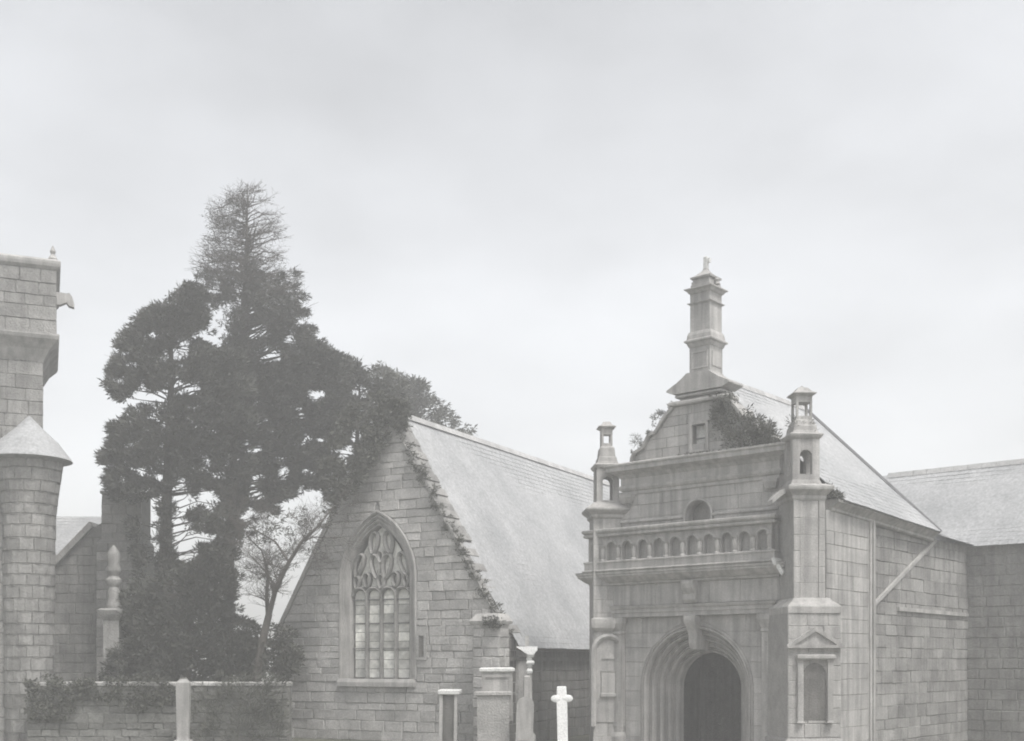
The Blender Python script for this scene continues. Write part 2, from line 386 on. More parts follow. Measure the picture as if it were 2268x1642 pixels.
# upper wall field with niche
NX, NS, NR = 3.19, 5.76, .35
nh = [(NX - NR, 4.7)] + [(NX - NR, NS)] + arch_pts(NX, NS, NR, 16)[1:-1] + [(NX + NR, NS), (NX + NR, 4.7)]
up = MB().prism([(.85, 4.1), (NX - NR, 4.1), (NX - NR, NS)] + arch_pts(NX, NS, NR, 16)[1:-1] + [(NX + NR, NS), (NX + NR, 4.1), (5.75, 4.1), (5.75, 6.5), (.85, 6.5)], .02, .6)
up.box(NX - NR - .1, NX + NR + .1, .35, .5, 4.2, 6.3)
uw = obj('upper_wall', up, M['mortar'], porch)
for z0, z1 in ((4.7, 5.1), (5.1, 5.45), (5.45, 5.82), (5.82, 6.14), (6.14, 6.49)):
    h0, h1 = max(0, z0 - NS), max(0, z1 - NS)
    rr = NR + .07
    if z0 >= NS + rr - .06:
        c0 = c1 = 0
    else:
        c0 = math.sqrt(max(0, rr * rr - h0 * h0)); c1 = math.sqrt(max(0, rr * rr - h1 * h1))
    if c0 == 0:
        ashl.p = uw; ashl.course(z0, z1, .86, .86, 5.72, 5.72, .6, 1.1, 0, gap=.008, ch=.006, jit=.003)
    else:
        ashl.p = uw
        ashl.course(z0, z1, .86, .86, NX - c0, NX - c1, .6, 1.0, 0, gap=.008, ch=.006, jit=.003)
        ashl.course(z0, z1, NX + c0, NX + c1, 5.72, 5.72, .6, 1.0, 0, gap=.008, ch=.006, jit=.003)
nich = obj('niche', MB().sweep([(NX - NR, 5.4), (NX - NR, NS)] + arch_pts(NX, NS, NR, 18)[1:-1] + [(NX + NR, NS), (NX + NR, 5.4)], [(.06, .02), (.06, -.03), (.03, -.05), (.0, -.045), (-.012, -.02), (-.012, .3), (0, .33), (.01, .33)]), M['trim'], porch, smooth=True)
obj('string_course', MB().rect(.95, NX - NR - .08, -.03, .02, [(0, 5.70), (.02, 5.72), (.02, 5.75), (0, 5.78)]), M['trim'], porch)
obj('string_course', MB().rect(NX + NR + .08, 5.3, -.03, .02, [(0, 5.70), (.02, 5.72), (.02, 5.75), (0, 5.78)]), M['trim'], porch)
# upper entablature with broken-forward ends
ue = MB().rect(1.0, 5.35, -.04, .55, [(0, 6.42), (0, 6.5), (.04, 6.52), (.07, 6.58), (.07, 6.62), (.03, 6.64), (.03, 6.82), (.07, 6.86), (.1, 6.9), (.26, 6.97), (.3, 6.99), (.3, 7.08), (.34, 7.12), (.34, 7.15), (.1, 7.2), (0, 7.24)])
obj('upper_entablature', ue, M['trim'], porch)
obj('entablature_end', MB().rect(1.05, 1.3, -.12, .1, [(0, 6.2), (.05, 6.34), (.05, 6.42)]), M['trim'], porch)
obj('entablature_end', MB().rect(5.05, 5.3, -.12, .1, [(0, 6.2), (.05, 6.34), (.05, 6.42)]), M['trim'], porch)
# curved gable
GC = 3.17
gl = [(1.25, 7.2), (1.27, 7.34), (1.33, 7.44), (1.50, 7.50), (1.60, 7.56), (1.68, 7.70), (1.76, 7.83), (1.94, 7.87), (2.02, 7.95), (2.12, 8.10), (2.22, 8.22), (2.36, 8.34), (2.46, 8.44), (2.46, 8.47)]
gtop = [(2.62, 8.55), (2.60, 8.70), (2.5, 8.84)]
gp = gl + gtop; poly = gp + [(2 * GC - a, b) for a, b in gp[::-1]]
GWX = 3.17
win_h = [(GWX - .19, 7.34), (GWX + .19, 7.34), (GWX + .19, 7.95), (GWX - .19, 7.95)]
gab = obj('gable', MB().prism(poly, .1, .5, holes=[win_h]), M['mortar'], porch)
def gx(zz):
    for (a, b), (c, d) in zip(gp, gp[1:]):
        if b <= zz <= d and d > b: return a + (c - a) * (zz - b) / (d - b)
    return gp[0][0] if zz < gp[0][1] else gp[-1][0]
ashl.p = gab
zz = 7.22
for hgt in (.27, .25, .26, .24, .22):
    z0, z1 = zz, zz + hgt; zz = z1
    a0, a1 = gx(z0) + .02, gx(z1) + .02
    if z1 <= 7.34 + .15 and z0 < 7.3 or z0 > 7.93:
        ashl.course(z0, z1, a0, a1, 2 * GC - a0, 2 * GC - a1, .4, .8, .08, gap=.01, ch=.008, jit=.004)
    else:
        ashl.course(z0, z1, a0, a1, GWX - .2, GWX - .2, .35, .7, .08, gap=.01, ch=.008, jit=.004)
        ashl.course(z0, z1, GWX + .2, GWX + .2, 2 * GC - a0, 2 * GC - a1, .35, .7, .08, gap=.01, ch=.008, jit=.004)
gw = obj('gable_window', MB().prism([(GWX - .27, 7.28), (GWX + .27, 7.28), (GWX + .27, 8.02), (GWX - .27, 8.02)], .03, .3, holes=[win_h]), M['trim'], porch)
obj('pane', MB().box(GWX - .19, GWX + .19, .26, .28, 7.34, 7.95), M['pale'], gw)
obj('glazing_bar', MB().box(GWX - .19, GWX + .19, .235, .258, 7.62, 7.65), M['lead'], gw)
for sgn in (1, -1):   # coping of the curved gable, block by block
    pts = gl[:-1]
    for (a, b), (c, d) in zip(pts, pts[1:]):
        A_ = Vector((a, b)); B_ = Vector((c, d)); t = (B_ - A_).normalized(); nn = Vector((-t.y, t.x)) * .07
        q = [A_ - t * .01, B_ + t * .01, B_ + nn + t * .02, A_ + nn]
        q = [(p.x if sgn > 0 else 2 * GC - p.x, p.y) for p in q]
        if sgn < 0: q = q[::-1]
        obj('coping_stone', MB().prism(q, .0, .54), M['trim'], gab)
for a, b, hh in ((1.5, 7.6, .2), (1.9, 7.92, .2)):      # scroll crockets on the left slope
    for sgn in (1, -1):
        xx = a if sgn > 0 else 2 * GC - a
        m_ = MB().lathe(0, 0, [(.03, 0), (.08, .05), (.07, .12), (.09, .16), (.04, hh), (.01, hh + .03)], 8)
        obj('crocket', m_, M['trim'], gab, loc=(xx, .28, b), smooth=True)
obj('gable_ledge', MB().rect(2.36, 2 * GC - 2.36, .0, .5, [(0, 8.46), (.03, 8.48), (.03, 8.53), (0, 8.57)]), M['trim'], gab)
obj('gable_ledge', MB().rect(2.56, 2 * GC - 2.56, .03, .5, [(0, 8.64), (.03, 8.66), (.03, 8.70), (0, 8.72)]), M['trim'], gab)
pedc = [(2.3, 8.86), (2.42, 8.92), (2.58, 9.0), (2.74, 9.1), (2.87, 9.2)]
ped = MB().prism([(2.3, 8.82)] + pedc + [(2 * GC - a, b) for a, b in pedc[::-1]] + [(2 * GC - 2.3, 8.82), (2 * GC - 2.5, 8.74), (2.5, 8.74)], -.03, .66)
obj('pediment', ped, M['trim'], gab)
# lantern: tall square shaft with ledges
LC = 3.18; lx0, lx1, ly0, ly1 = LC - .285, LC + .285, .08, .66
lan = obj('lantern_tower', MB().rect(lx0, lx1, ly0, ly1, [(.02, 9.08), (.02, 9.2), (0, 9.22), (0, 9.82)], back=True), M['ashlar'], porch)
def rg(nm, prof, m=M['trim'], **k): return obj(nm, MB().rect(lx0, lx1, ly0, ly1, prof, back=True), m, lan, **k)
rg('cornice', [(0, 9.82), (.02, 9.84), (.05, 9.92), (.1, 9.95), (.1, 9.985), (.05, 10.02), (.04, 10.12), (.01, 10.2)])
rg('shaft', [(0, 10.2), (-.01, 10.2), (-.012, 10.84), (.0, 10.86)], M['ashlar'])
rg('ledge', [(0, 10.86), (.045, 10.885), (.045, 10.90), (0, 10.915)])
rg('shaft', [(-.012, 10.915), (-.012, 11.12)], M['ashlar'])
rg('cornice', [(-.01, 11.12), (.02, 11.14), (.05, 11.19), (.1, 11.22), (.1, 11.245), (.0, 11.27)])
rg('attic', [(-.02, 11.27), (-.02, 11.34), (-.035, 11.35), (-.035, 11.42), (-.06, 11.43), (-.06, 11.50)], M['ashlar'])
for sx in (-1, 1):
    obj('panel_frame', MB().prism([(lx0 + .06, 9.3), (lx1 - .06, 9.3), (lx1 - .06, 9.72), (lx0 + .06, 9.72)], ly0 - .02, ly0 + .01, holes=[[(lx0 + .1, 9.34), (lx1 - .1, 9.34), (lx1 - .1, 9.68), (lx0 + .1, 9.68)]]) if sx < 0 else
        MB().box(lx1, lx1 + .018, ly0 + .08, ly1 - .08, 9.34, 9.7), M['trim'], lan)
yc = (ly0 + ly1) / 2
dom = MB().rect(LC - .23, LC + .23, yc - .23, yc + .23, [(.04, 11.49), (.05, 11.53), (0, 11.56), (-.06, 11.6), (-.12, 11.66), (-.17, 11.72), (-.18, 11.76)], back=True)
obj('dome', dom, M['trim'], lan)
cr = MB().rect(LC - .05, LC + .05, yc - .05, yc + .05, [(0, 11.76), (-.005, 12.04), (-.02, 12.06)], back=True); cr.box(LC - .02, LC + .12, yc - .03, yc + .03, 11.9, 12.0)
obj('finial', cr, M['pale'], lan)
obj('side_moulding', MB().lathe(lx1 + .03, yc, [(.02, 11.3), (.07, 11.33), (.05, 11.38), (.075, 11.43), (.02, 11.48)], 8), M['trim'], lan, smooth=True)

# --- corner buttresses (set diagonally) with their small lanterns
A45 = R(45)
def lantern(par, cx, cy, hw, z0, z1, ow, zo0, zo1, up_hw, uz0, uz1, cap):
    def rr(nm, h, prof, m=M['trim']): return obj(nm, MB().rect(cx - h, cx + h, cy - h, cy + h, prof, back=True), m, par)
    rr('lantern_base', hw, [(.07, z0 - .16), (.04, z0 - .1), (.0, z0)])
    # stage with arched opening both ways: four corner posts, arched heads
    rr('lantern_sill', hw, [(0, z0), (0, zo0)], M['ashlar'])
    for sx in (-1, 1):
        for sy in (-1, 1):
            xs = sorted((cx + sx * ow, cx + sx * hw)); ys = sorted((cy + sy * ow, cy + sy * hw))
            obj('lantern_post', MB().box(xs[0], xs[1], ys[0], ys[1], zo0, z1), M['ashlar'], par)
    head = arch_pts(cx, zo1 - ow, ow, 10)
    pol = [(cx - ow, zo1 - ow - .0)] + head[1:-1] + [(cx + ow, zo1 - ow), (cx + ow, z1), (cx - ow, z1)]
    obj('arch_head', MB().prism(pol, cy - hw + .01, cy - hw + .12), M['ashlar'], par)
    obj('arch_head', MB().prism(pol, cy + hw - .12, cy + hw - .01), M['ashlar'], par)
    hd = MB().prism([(p[0] - cx + cy, p[1]) for p in pol], -.12, -.01); hd.v = [(cx + hw + v[1], v[0], v[2]) for v in hd.v]
    obj('arch_head', hd, M['ashlar'], par)
    rr('lantern_cornice', hw, [(0, z1), (.03, z1 + .02), (.06, z1 + .07), (.07, z1 + .1), (.03, z1 + .13)])
    d = hw - up_hw
    rr('lantern_slope', hw, [(.0, z1 + .12), (-.04, z1 + .2), (-d * .4, z1 + .3), (-d * .55, z1 + .32), (-d * .7, uz0 - .06), (-d, uz0)])
    for sx in (-1, 1):
        for sy in (-1, 1):
            t = .05; xs = sorted((cx + sx * (up_hw - t), cx + sx * up_hw)); ys = sorted((cy + sy * (up_hw - t), cy + sy * up_hw))
            obj('upper_post', MB().box(xs[0], xs[1], ys[0], ys[1], uz0, uz1), M['ashlar'], par)
    rr('upper_sill', up_hw, [(-.002, uz0), (-.002, uz0 + .07)], M['ashlar'])
    rr('upper_head', up_hw, [(0, uz1), (0, uz1 + .12), (.03, uz1 + .15), (.08, uz1 + .18), (.08, uz1 + .2)])
    rr('lantern_cap', up_hw, [(.07, uz1 + .2), (-.0, uz1 + .24), (-up_hw * .4, uz1 + .33), (-up_hw * .8, uz1 + cap), (-up_hw * .93, uz1 + cap + .03)])

rb = obj('corner_buttress', MB().rect(-.35, .35, -.35, .7, [(0, 3.5), (0, 5.78)]), M['mortar'], porch, loc=(6.105, -.332, 0), rz=A45)
for i, (z0, z1) in enumerate(((3.62, 3.95), (3.95, 4.3), (4.3, 4.65), (4.65, 5.0), (5.0, 5.37), (5.37, 5.76))):
    for a, b in (((-.355, -.21), (-.21, .21), (.21, .355)) if i not in (9,) else ()):
        m_ = MB(); stone(m_, [(a + .003, z0 + .003), (b - .003, z0 + .003), (b - .003, z1 - .003), (a + .003, z1 - .003)], -.375 if abs(a + b) > .1 else -.352, .06, .006, .002)
        obj('stone', m_, M['ashlar'], rb)
obj('buttress_cornice', MB().rect(-.36, .36, -.37, .7, [(0, 5.76), (.02, 5.8), (.02, 5.86), (.08, 5.93), (.14, 5.98), (.15, 6.02), (.15, 6.06), (.02, 6.12)]), M['trim'], rb)
# curved return of the cornice down to the wall on the left
obj('cornice_scroll', MB().prism([(-.5, 6.04), (-.62, 5.97), (-.74, 5.86), (-.8, 5.78), (-.8, 5.7), (-.7, 5.78), (-.6, 5.86), (-.5, 5.92)], -.3, .1), M['trim'], rb)
lantern(rb, -.01, .12, .305, 6.24, 7.14, .14, 6.36, 6.9, .18, 7.6, 7.98, .36)
obj('buttress_ledge', MB().rect(-.42, .48, -.5, .8, [(.14, 3.28), (.14, 3.42), (.1, 3.47), (0, 3.55), (-.06, 3.62)]), M['trim'], rb)
low = obj('buttress_base', MB().rect(-.56, .62, -.6, .9, [(.06, 0), (.06, .5), (0, .56), (0, 3.28)]), M['mortar'], rb)
zz = .58
while zz < 3.2:
    h = random.uniform(.28, .34); z1 = min(zz + h, 3.28); x = -.56
    while x < .6:
        w = random.uniform(.3, .5); x1 = x + w
        if x1 > .45: x1 = .62
        m_ = MB(); stone(m_, [(x + .004, zz + .004), (x1 - .004, zz + .004), (x1 - .004, z1 - .004), (x + .004, z1 - .004)], -.61, .05, .01, .005); obj('stone', m_, M['ashlar'], low); x = x1
    zz = z1
obj('stone_pediment', MB().prism([(-.6, 2.52), (.66, 2.52), (.66, 2.58), (.05, 2.98), (.01, 2.98), (-.6, 2.58)], -.72, -.6, holes=[[(-.44, 2.59), (.5, 2.59), (.03, 2.88)]]), M['trim'], low)
obj('tympanum', MB().prism([(-.44, 2.59), (.5, 2.59), (.03, 2.88)], -.66, -.61), M['ashlar'], low)
obj('niche_lintel', MB().rect(-.36, .42, -.74, -.6, [(0, 2.26), (.03, 2.3), (.03, 2.36), (0, 2.38)]), M['trim'], low)
for a in (-.36, .3): obj('niche_pilaster', MB().rect(a, a + .12, -.7, -.6, [(.02, .9), (0, .95), (0, 2.2), (.02, 2.26)]), M['trim'], low)
obj('niche_shade_plate', MB().prism([(-.22, .95), (.28, .95), (.28, 1.95)] + arch_pts(.03, 1.95, .25, 10, 0, 180)[1:-1] + [(-.22, 1.95)], -.625, -.611), M['dark'], low)  # flat dark plate paints the shade inside the niche

lb = obj('corner_buttress', MB().rect(-.36, .8, -.36, .36, [(0, 0), (0, 5.86)]), M['mortar'], porch, loc=(.434, .015, 0), rz=A45)
zz = 0; i = 0
while zz < 5.8:
    z1 = min(zz + .345, 5.84); cuts = [-.37, .0, .3, .62] if i % 2 else [-.37, -.15, .2, .5]; i += 1
    for a, b in zip(cuts, cuts[1:]):
        m_ = MB(); stone(m_, [(a + .003, zz + .003), (b - .003, zz + .003), (b - .003, z1 - .003), (a + .003, z1 - .003)], -.375, .05, .007, .003); obj('stone', m_, M['ashlar'], lb)
    zz = z1
obj('buttress_cornice', MB().rect(-.37, .5, -.38, .4, [(0, 5.84), (.05, 5.88), (.05, 5.94), (.14, 6.0), (.19, 6.05), (.19, 6.09), (.1, 6.16), (-.04, 6.26)]), M['trim'], lb)
lantern(lb, .02, .0, .285, 6.3, 7.12, .135, 6.32, 6.93, .14, 7.72, 8.02, .28)
nf = obj('niche_frame', MB().sweep([(-.34, .6), (-.34, 2.5)] + arch_pts(-.0, 2.5, .34, 14)[1:-1] + [(.34, 2.5), (.34, .6)], [(.09, -.36), (.09, -.47), (.03, -.5), (-.03, -.46), (-.03, -.36)]), M['trim'], lb, smooth=True)
obj('niche_panel', MB().prism([(-.31, .7), (.31, .7), (.31, 2.5)] + arch_pts(0, 2.5, .31, 10, 0, 180)[1:-1] + [(-.31, 2.5)], -.40, -.37), M['ashlar'], nf)
obj('relief_block', MB().rect(-.17, .17, -.44, -.39, [(.03, 1.35), (.03, 1.42), (0, 1.44), (0, 1.95), (.02, 2.0)]), M['trim'], nf)
obj('relief_block', MB().prism(arch_pts(0, 2.3, .16, 10, 0, 180), -.43, -.39), M['trim'], nf)
obj('capital', MB().rect(-.36, .1, -.44, -.3, [(0, 3.0), (.06, 3.08), (.08, 3.2), (.08, 3.3), (0, 3.34)]), M['trim'], lb)

# --- right side wall: ashlar bay, pilaster strip, rubble wall behind
sw = obj('side_wall', MB().box(LX - .45, LX - .02, .3, 2.66, -.2, 5.6), M['mortar'], porch)
zr = [0, .36, .72, 1.1, 1.46, 1.82, 2.18, 2.54, 2.88, 3.2, 3.52, 3.86, 4.2, 4.52, 4.86, 5.16, 5.62]
sx_ = sidexf(LX)
for i in range(len(zr) - 1):
    cuts = [.1, 1.45, 2.38] if i == len(zr) - 2 else sorted([.1, 2.38] + [c + random.uniform(-.12, .12) for c in ((.75, 1.55) if i % 2 else (.42, 1.1, 1.85))])
    for a, b in zip(cuts, cuts[1:]):
        m_ = MB(); stone(m_, [(a + .004, zr[i] + .004), (b - .004, zr[i] + .004), (b - .004, zr[i + 1] - .004), (a + .004, zr[i + 1] - .004)], 0, .1, .008, .004)
        m_.v = [sx_(p) for p in m_.v]; obj('stone', m_, M['ashlar'], sw)
ecn = MB(); ecn.loft([[(LX + o, yy, z_ - dz_) for o, z_ in ((-.3, 5.6), (.0, 5.6), (.04, 5.63), (.04, 5.68), (.16, 5.78), (.2, 5.8), (.2, 5.86), (-.3, 5.86))] for yy, dz_ in ((.3, 0), (2.7, .07), (6.4, .2))])
obj('eave_cornice', ecn, M['trim'], sw)
for ya, yb, o in ((2.40, 2.5, .03), (2.53, 2.64, .06)):
    obj('pilaster_strip', MB().box(LX - .1, LX + o, ya, yb, 0, 5.6), M['trim'], sw)
obj('left_wall', MB().box(.42, .8, .5, 4.0, -.2, 5.7), M['mortar'], porch)

# --- porch roof
RX, RZ = 3.2, 9.22
rf = obj('roof', MB().add([(LX + .22, .55, 5.84), (LX + .22, 6.4, 5.62), (RX, 5.5, RZ), (RX, .5, RZ), (.0, .55, 5.84), (.0, 6.4, 5.7)],
    [(0, 1, 2, 3), (3, 2, 5, 4), (1, 5, 2)]), M['slate'], porch)
slates(rf, (LX + .24, .52, 5.84), (LX + .24, 6.4, 5.62), (RX, 5.5, RZ), (RX, .5, RZ))
slates(rf, (0, 6.4, 5.7), (0, .52, 5.84), (RX, .5, RZ), (RX, 5.5, RZ))
slates(rf, (LX + .24, 6.42, 5.62), (0, 6.42, 5.7), (RX, 5.52, RZ), (RX + .01, 5.52, RZ))
for i in range(14):
    y = .55 + i * .36
    obj('ridge_tile', MB().prism([(RX - .13, RZ - .1), (RX + .13, RZ - .1), (RX + .04, RZ + .05), (RX - .04, RZ + .05)], y, y + .35), M['ridge'], rf)
hm = MB().tube([(RX, 5.5, RZ + .02), ((RX + LX + .22) / 2, 5.95, (RZ + 5.62) / 2 + .02), (LX + .22, 6.4, 5.64)], [.06, .06, .06], 6)
obj('hip_flashing', hm, M['lead'], rf)
obj('ridge_end', MB().lathe(RX, 5.5, [(.07, RZ), (.1, RZ + .1), (.05, RZ + .2), (.01, RZ + .26)], 8), M['ridge'], rf)

# ================================================================== NAVE behind the porch
nave = thing('church_nave', 'long rubble stone church building with plain slate roof joining the porch on its right', 'church', PO, TH)
NX0 = LX - .1
nw = obj('aisle_wall', MB().box(NX0 - .5, NX0 - .028, 2.66, 9.3, -.2, 5.5), M['aisle'], nave)
rb_ = Rubble(nw, M['aisle'], 290); fx = sidexf(NX0)
zz = 0
while zz < 5.45:
    z1 = min(zz + random.uniform(.24, .34), 5.5)
    if 5.5 - z1 < .12: z1 = 5.5
    rb_.course(zz, z1, 2.68, 2.68, 9.3, 9.3, .35, .85, 0, gap=.009, xf=fx, jit=.01, ch=.012); zz = z1
obj('ledge', MB().box(NX0 - .05, NX0 + .07, 4.3, 9.2, 3.5, 3.6), M['trim'], nw)
dv = MB(); dv.hexa([(NX0 + o, y_, z_) for (o, y_, z_) in ((0, 2.7, 3.5), (.07, 2.7, 3.5), (.07, 6.85, 5.45), (0, 6.85, 5.45), (0, 2.7, 3.6), (.07, 2.7, 3.6), (.07, 6.72, 5.5), (0, 6.72, 5.5))])
obj('sloping_coping', dv, M['rubble'], nw)
# north-facing nave wall turning to the right, mostly outside the plate
nf_ = obj('nave_wall', MB().box(NX0 - .5, 24, 9.36, 9.8, -.2, 5.5), M['aisle'], nave)
zz = 0; rb2 = Rubble(nf_, M['aisle'], 0)
while zz < 5.45:
    z1 = min(zz + .29, 5.5); rb2.course(zz, z1, NX0 - .05, NX0 - .05, 14, 14, .35, .75, 9.34, jit=.008); zz = z1
rb2.done(); rb_.done()
# roofs
NY, NZ = 11.76, 8.16
nr = obj('roof', MB().add([(-2, 9.1, 5.5), (24, 9.1, 5.5), (24, NY, NZ), (-2, NY, NZ), (24, 14.4, 5.5), (-2, 14.4, 5.5)], [(0, 1, 2, 3), (3, 2, 4, 5)]), M['slate'], nave)
slates(nr, (2, 9.05, 5.45), (18, 9.05, 5.45), (18, NY, NZ), (2, NY, NZ))
ar = obj('aisle_roof', MB().add([(NX0 + .25, 6.3, 5.55), (NX0 + .25, 9.4, 5.45), (NX0 - .9, 9.6, 5.95), (NX0 - .9, 6.7, 6.1)], [(0, 1, 2, 3)]), M['slate'], nave)
slates(ar, (NX0 + .27, 6.3, 5.56), (NX0 + .27, 9.4, 5.46), (NX0 - .9, 9.6, 5.96), (NX0 - .9, 6.7, 6.11))
for i in range(34):
    x = 3 + i * .42
    obj('ridge_tile', MB().loft([[(xx, NY - .13, NZ - .1), (xx, NY + .13, NZ - .1), (xx, NY + .04, NZ + .06), (xx, NY - .04, NZ + .06)] for xx in (x, x + .41)]), M['ridge'], nr)
obj('gable_wall', MB().add([(-1.9, 9.2, 0), (-1.9, 14.3, 0), (-1.9, 14.3, 5.4), (-1.9, NY, NZ - .1), (-1.9, 9.2, 5.4)], [(0, 1, 2, 3, 4)]), M['rubble'], nave)

# ================================================================== CHAPEL with traceried window
CO = Vector((-.12, 31, 0)); CT = math.atan2(-.476, .8795)
chap = thing('stone_chapel', 'rubble gabled chapel with large traceried pointed window and long pale slate roof', 'chapel', CO, CT)
GCX, AP, HWD, EZ = -3.93, 9.4, 3.85, 2.98
def rake(zz): return HWD if zz < EZ else max(0, HWD * (AP - zz) / (AP - EZ))
WC, WH, WS, WRISE, WB = -4.19, 1.31, 4.55, 1.95, 1.75
wp = pointed(WC, WS, WH, WRISE, 14)
def warch(zz, half=WH, rise=WRISE, spring=WS):
    if zz < WB - .05: return 0
    if zz <= spring: return half
    r = (half * half + rise * rise) / (2 * half); h = zz - spring
    return max(0, math.sqrt(max(0, r * r - h * h)) - (r - half)) if h < rise else 0
gwall = obj('gable_wall', MB().prism([(GCX - HWD, -.2), (GCX + HWD, -.2), (GCX + HWD, EZ), (GCX, AP), (GCX - HWD, EZ)], .028, .75,
            holes=[[(WC - WH, WB)] + wp + [(WC + WH, WB)]]), M['pointing'], chap)
st = Rubble(gwall, M['rubble'], 296)
zs = [0]; 
while zs[-1] < AP - .35: zs.append(zs[-1] + random.uniform(.17, .30))
order = list(range(len(zs) - 1))[::-1]
for i in order:
    z0, z1 = zs[i], zs[i + 1]; r0, r1 = rake(z0), rake(z1); w0, w1 = warch(z0), warch(z1)
    kw = dict(gap=.012, jit=.012, ch=.016)
    nr_ = random.uniform(-.02, .05)
    if w0 > .05 or (z0 < WB < z1):
        w0 = max(w0, w1)+.02; w1 = w0 if z1 < WS else w1 + .04
        if z0 < WB < z1: w0 = w1 = WH + .02
        st.course(z0, z1, GCX - r0, GCX - r1, WC - w0, WC - w1, .34, .85, 0, **kw)
        st.course(z0, z1, WC + w0, WC + w1, GCX + r0 + nr_, GCX + r1 + nr_, .3, .8, 0, **kw)
    else:
        st.course(z0, z1, GCX - r0, GCX - r1, GCX + r0 + nr_, GCX + r1 + nr_, .34, .85, 0, **kw)
st.done()
# copings on the rakes: smooth on the left, broken rough stones on the right
for sgn in (-1, 1):
    nC = 16 if sgn < 0 else 30
    for k in range(nC):
        t0, t1 = k / nC, (k + .97) / nC
        a = (GCX + sgn * HWD * (1 - t0), EZ + (AP - EZ) * t0); b = (GCX + sgn * HWD * (1 - t1), EZ + (AP - EZ) * t1)
        jo = random.uniform(-.03, .03) if sgn > 0 else 0
        th = .12 if sgn < 0 else random.uniform(.01, .08)
        nx, nz_ = sgn * .857 * th, .515 * th
        q = [a, b, (b[0] + nx, b[1] + nz_), (a[0] + nx * (1 + jo * 8), a[1] + nz_)]
        if sgn > 0: q = q[::-1]
        obj('coping_stone', MB().prism(q, -.06 - max(jo, 0), .8), M['aisle' if sgn > 0 else 'trim'], gwall)
# window surround mouldings
def wpath(half, rise): return [(WC - half, WB)] + [(WC - half, WB + (WS - WB) * k / 4) for k in (1, 2, 3)] + pointed(WC, WS, half, rise, 14) + [(WC + half, WB + (WS - WB) * k / 4) for k in (3, 2, 1)] + [(WC + half, WB)]
for half, y0, w in ((1.31, .0, .09), (1.22, .04, .08), (1.14, .08, .08), (1.06, .12, .05)):
    obj('window_moulding', MB().sweep(wpath(half, half * 1.49), [(0.02, y0 + .3), (0.02, y0 - .02), (-w * .3, y0 - .035), (-w * .55, y0 + .0), (-w * .8, y0 - .02), (-w, y0 + .02), (-w, y0 + .3)]), M['trim'], gwall, smooth=True)
win = obj('window', MB().rect(WC - 1.3, WC + 1.3, -.1, .5, [(.02, WB - .22), (.02, WB - .1), (-.02, WB)]), M['trim'], chap)   # sill
IH = .99
gy = .25
# glass: rows of leaded panes per light
lights = [-.99, -.495, 0, .495, .99]
mull_y = .18
for i in range(4):
    a, b = WC + lights[i] + .055, WC + lights[i + 1] - .055
    zz = WB + .02; k = 0
    while zz < 4.1:
        z1 = min(zz + .26, 4.12)
        tl = random.uniform(-.02, .02)
        m_ = MB().hexa([(a + .006, gy, zz + .008), (b - .006, gy + tl, zz + .008), (b - .006, gy + .012 + tl, zz + .008), (a + .006, gy + .012, zz + .008),
                        (a + .006, gy + tl * .5, z1 - .008), (b - .006, gy - tl, z1 - .008), (b - .006, gy + .012 - tl, z1 - .008), (a + .006, gy + .012 + tl * .5, z1 - .008)])
        obj('pane', m_, M['glass'], win); zz = z1
    if i: obj('mullion', MB().loft([[(WC + lights[i] + dx, mull_y + dy, z_) for dx, dy in ((-.055, .06), (-.03, -.03), (-.012, -.05), (.012, -.05), (.03, -.03), (.055, .06), (.03, .12), (-.03, .12))] for z_ in (WB - .02, 4.2)]), M['aisle'], win)
up_g = pointed(WC, 4.1, IH, WRISE * .78 + .45, 12)
obj('upper_glazing', MB().prism([(WC - IH, 4.1)] + up_g[1:-1] + [(WC + IH, 4.1)], gy + .02, gy + .035), M['glass'], win)
obj('saddle_bar', MB().box(WC - 1, WC + 1, gy - .05, gy - .02, 3.98, 4.01), M['lead'], win)
for zb in (2.6, 3.3): obj('saddle_bar', MB().box(WC - 1, WC + 1, gy - .035, gy - .015, zb, zb + .02), M['lead'], win)
sec = [(.05, mull_y + .1), (.05, mull_y), (.0, mull_y - .06), (-.05, mull_y), (-.05, mull_y + .1)]
for i in range(4):    # light heads
    xm = WC + (lights[i] + lights[i + 1]) / 2
    obj('light_head', MB().sweep(pointed(xm, 4.12, .245, .2, 5), sec), M['aisle'], win)
def blade(cx, cz, w, h, lean, n=14, tail=1.0):
    """closed flamboyant tear drop: round at top, pointed below, leaning"""
    pts = []
    for k in range(n):
        a = 2 * math.pi * k / n; s_, c_ = math.sin(a), math.cos(a)
        xx = w * s_ * (1 - .45 * (1 - c_) / 2 * tail); zz_ = h * c_
        pts.append((cx + xx + lean * (zz_ - h), cz + zz_))
    return pts[::-1]
for (dx, dz, w, h, ln) in ((-.22, 5.60, .17, .3, .12), (.22, 5.60, .17, .3, -.12), (-.68, 4.98, .17, .32, .28), (.68, 4.98, .17, .32, -.28), (-.24, 4.93, .18, .34, -.15), (.24, 4.93, .18, .34, .15),
                           (-.49, 4.55, .13, .2, .0), (0, 4.50, .13, .2, .0), (.49, 4.55, .13, .2, 0), (0, 5.2, .10, .16, 0), (-.82, 4.5, .1, .17, .1), (.82, 4.5, .1, .17, -.1)):
    obj('tracery', MB().sweep(blade(WC + dx, dz, w, h, ln), sec, closed=True), M['aisle'], win)
obj('interior_back', MB().prism([(WC - 1.3, WB - .1), (WC + 1.3, WB - .1), (WC + 1.3, 6.3), (WC - 1.3, 6.3)], .8, .84), M['dark'], chap)
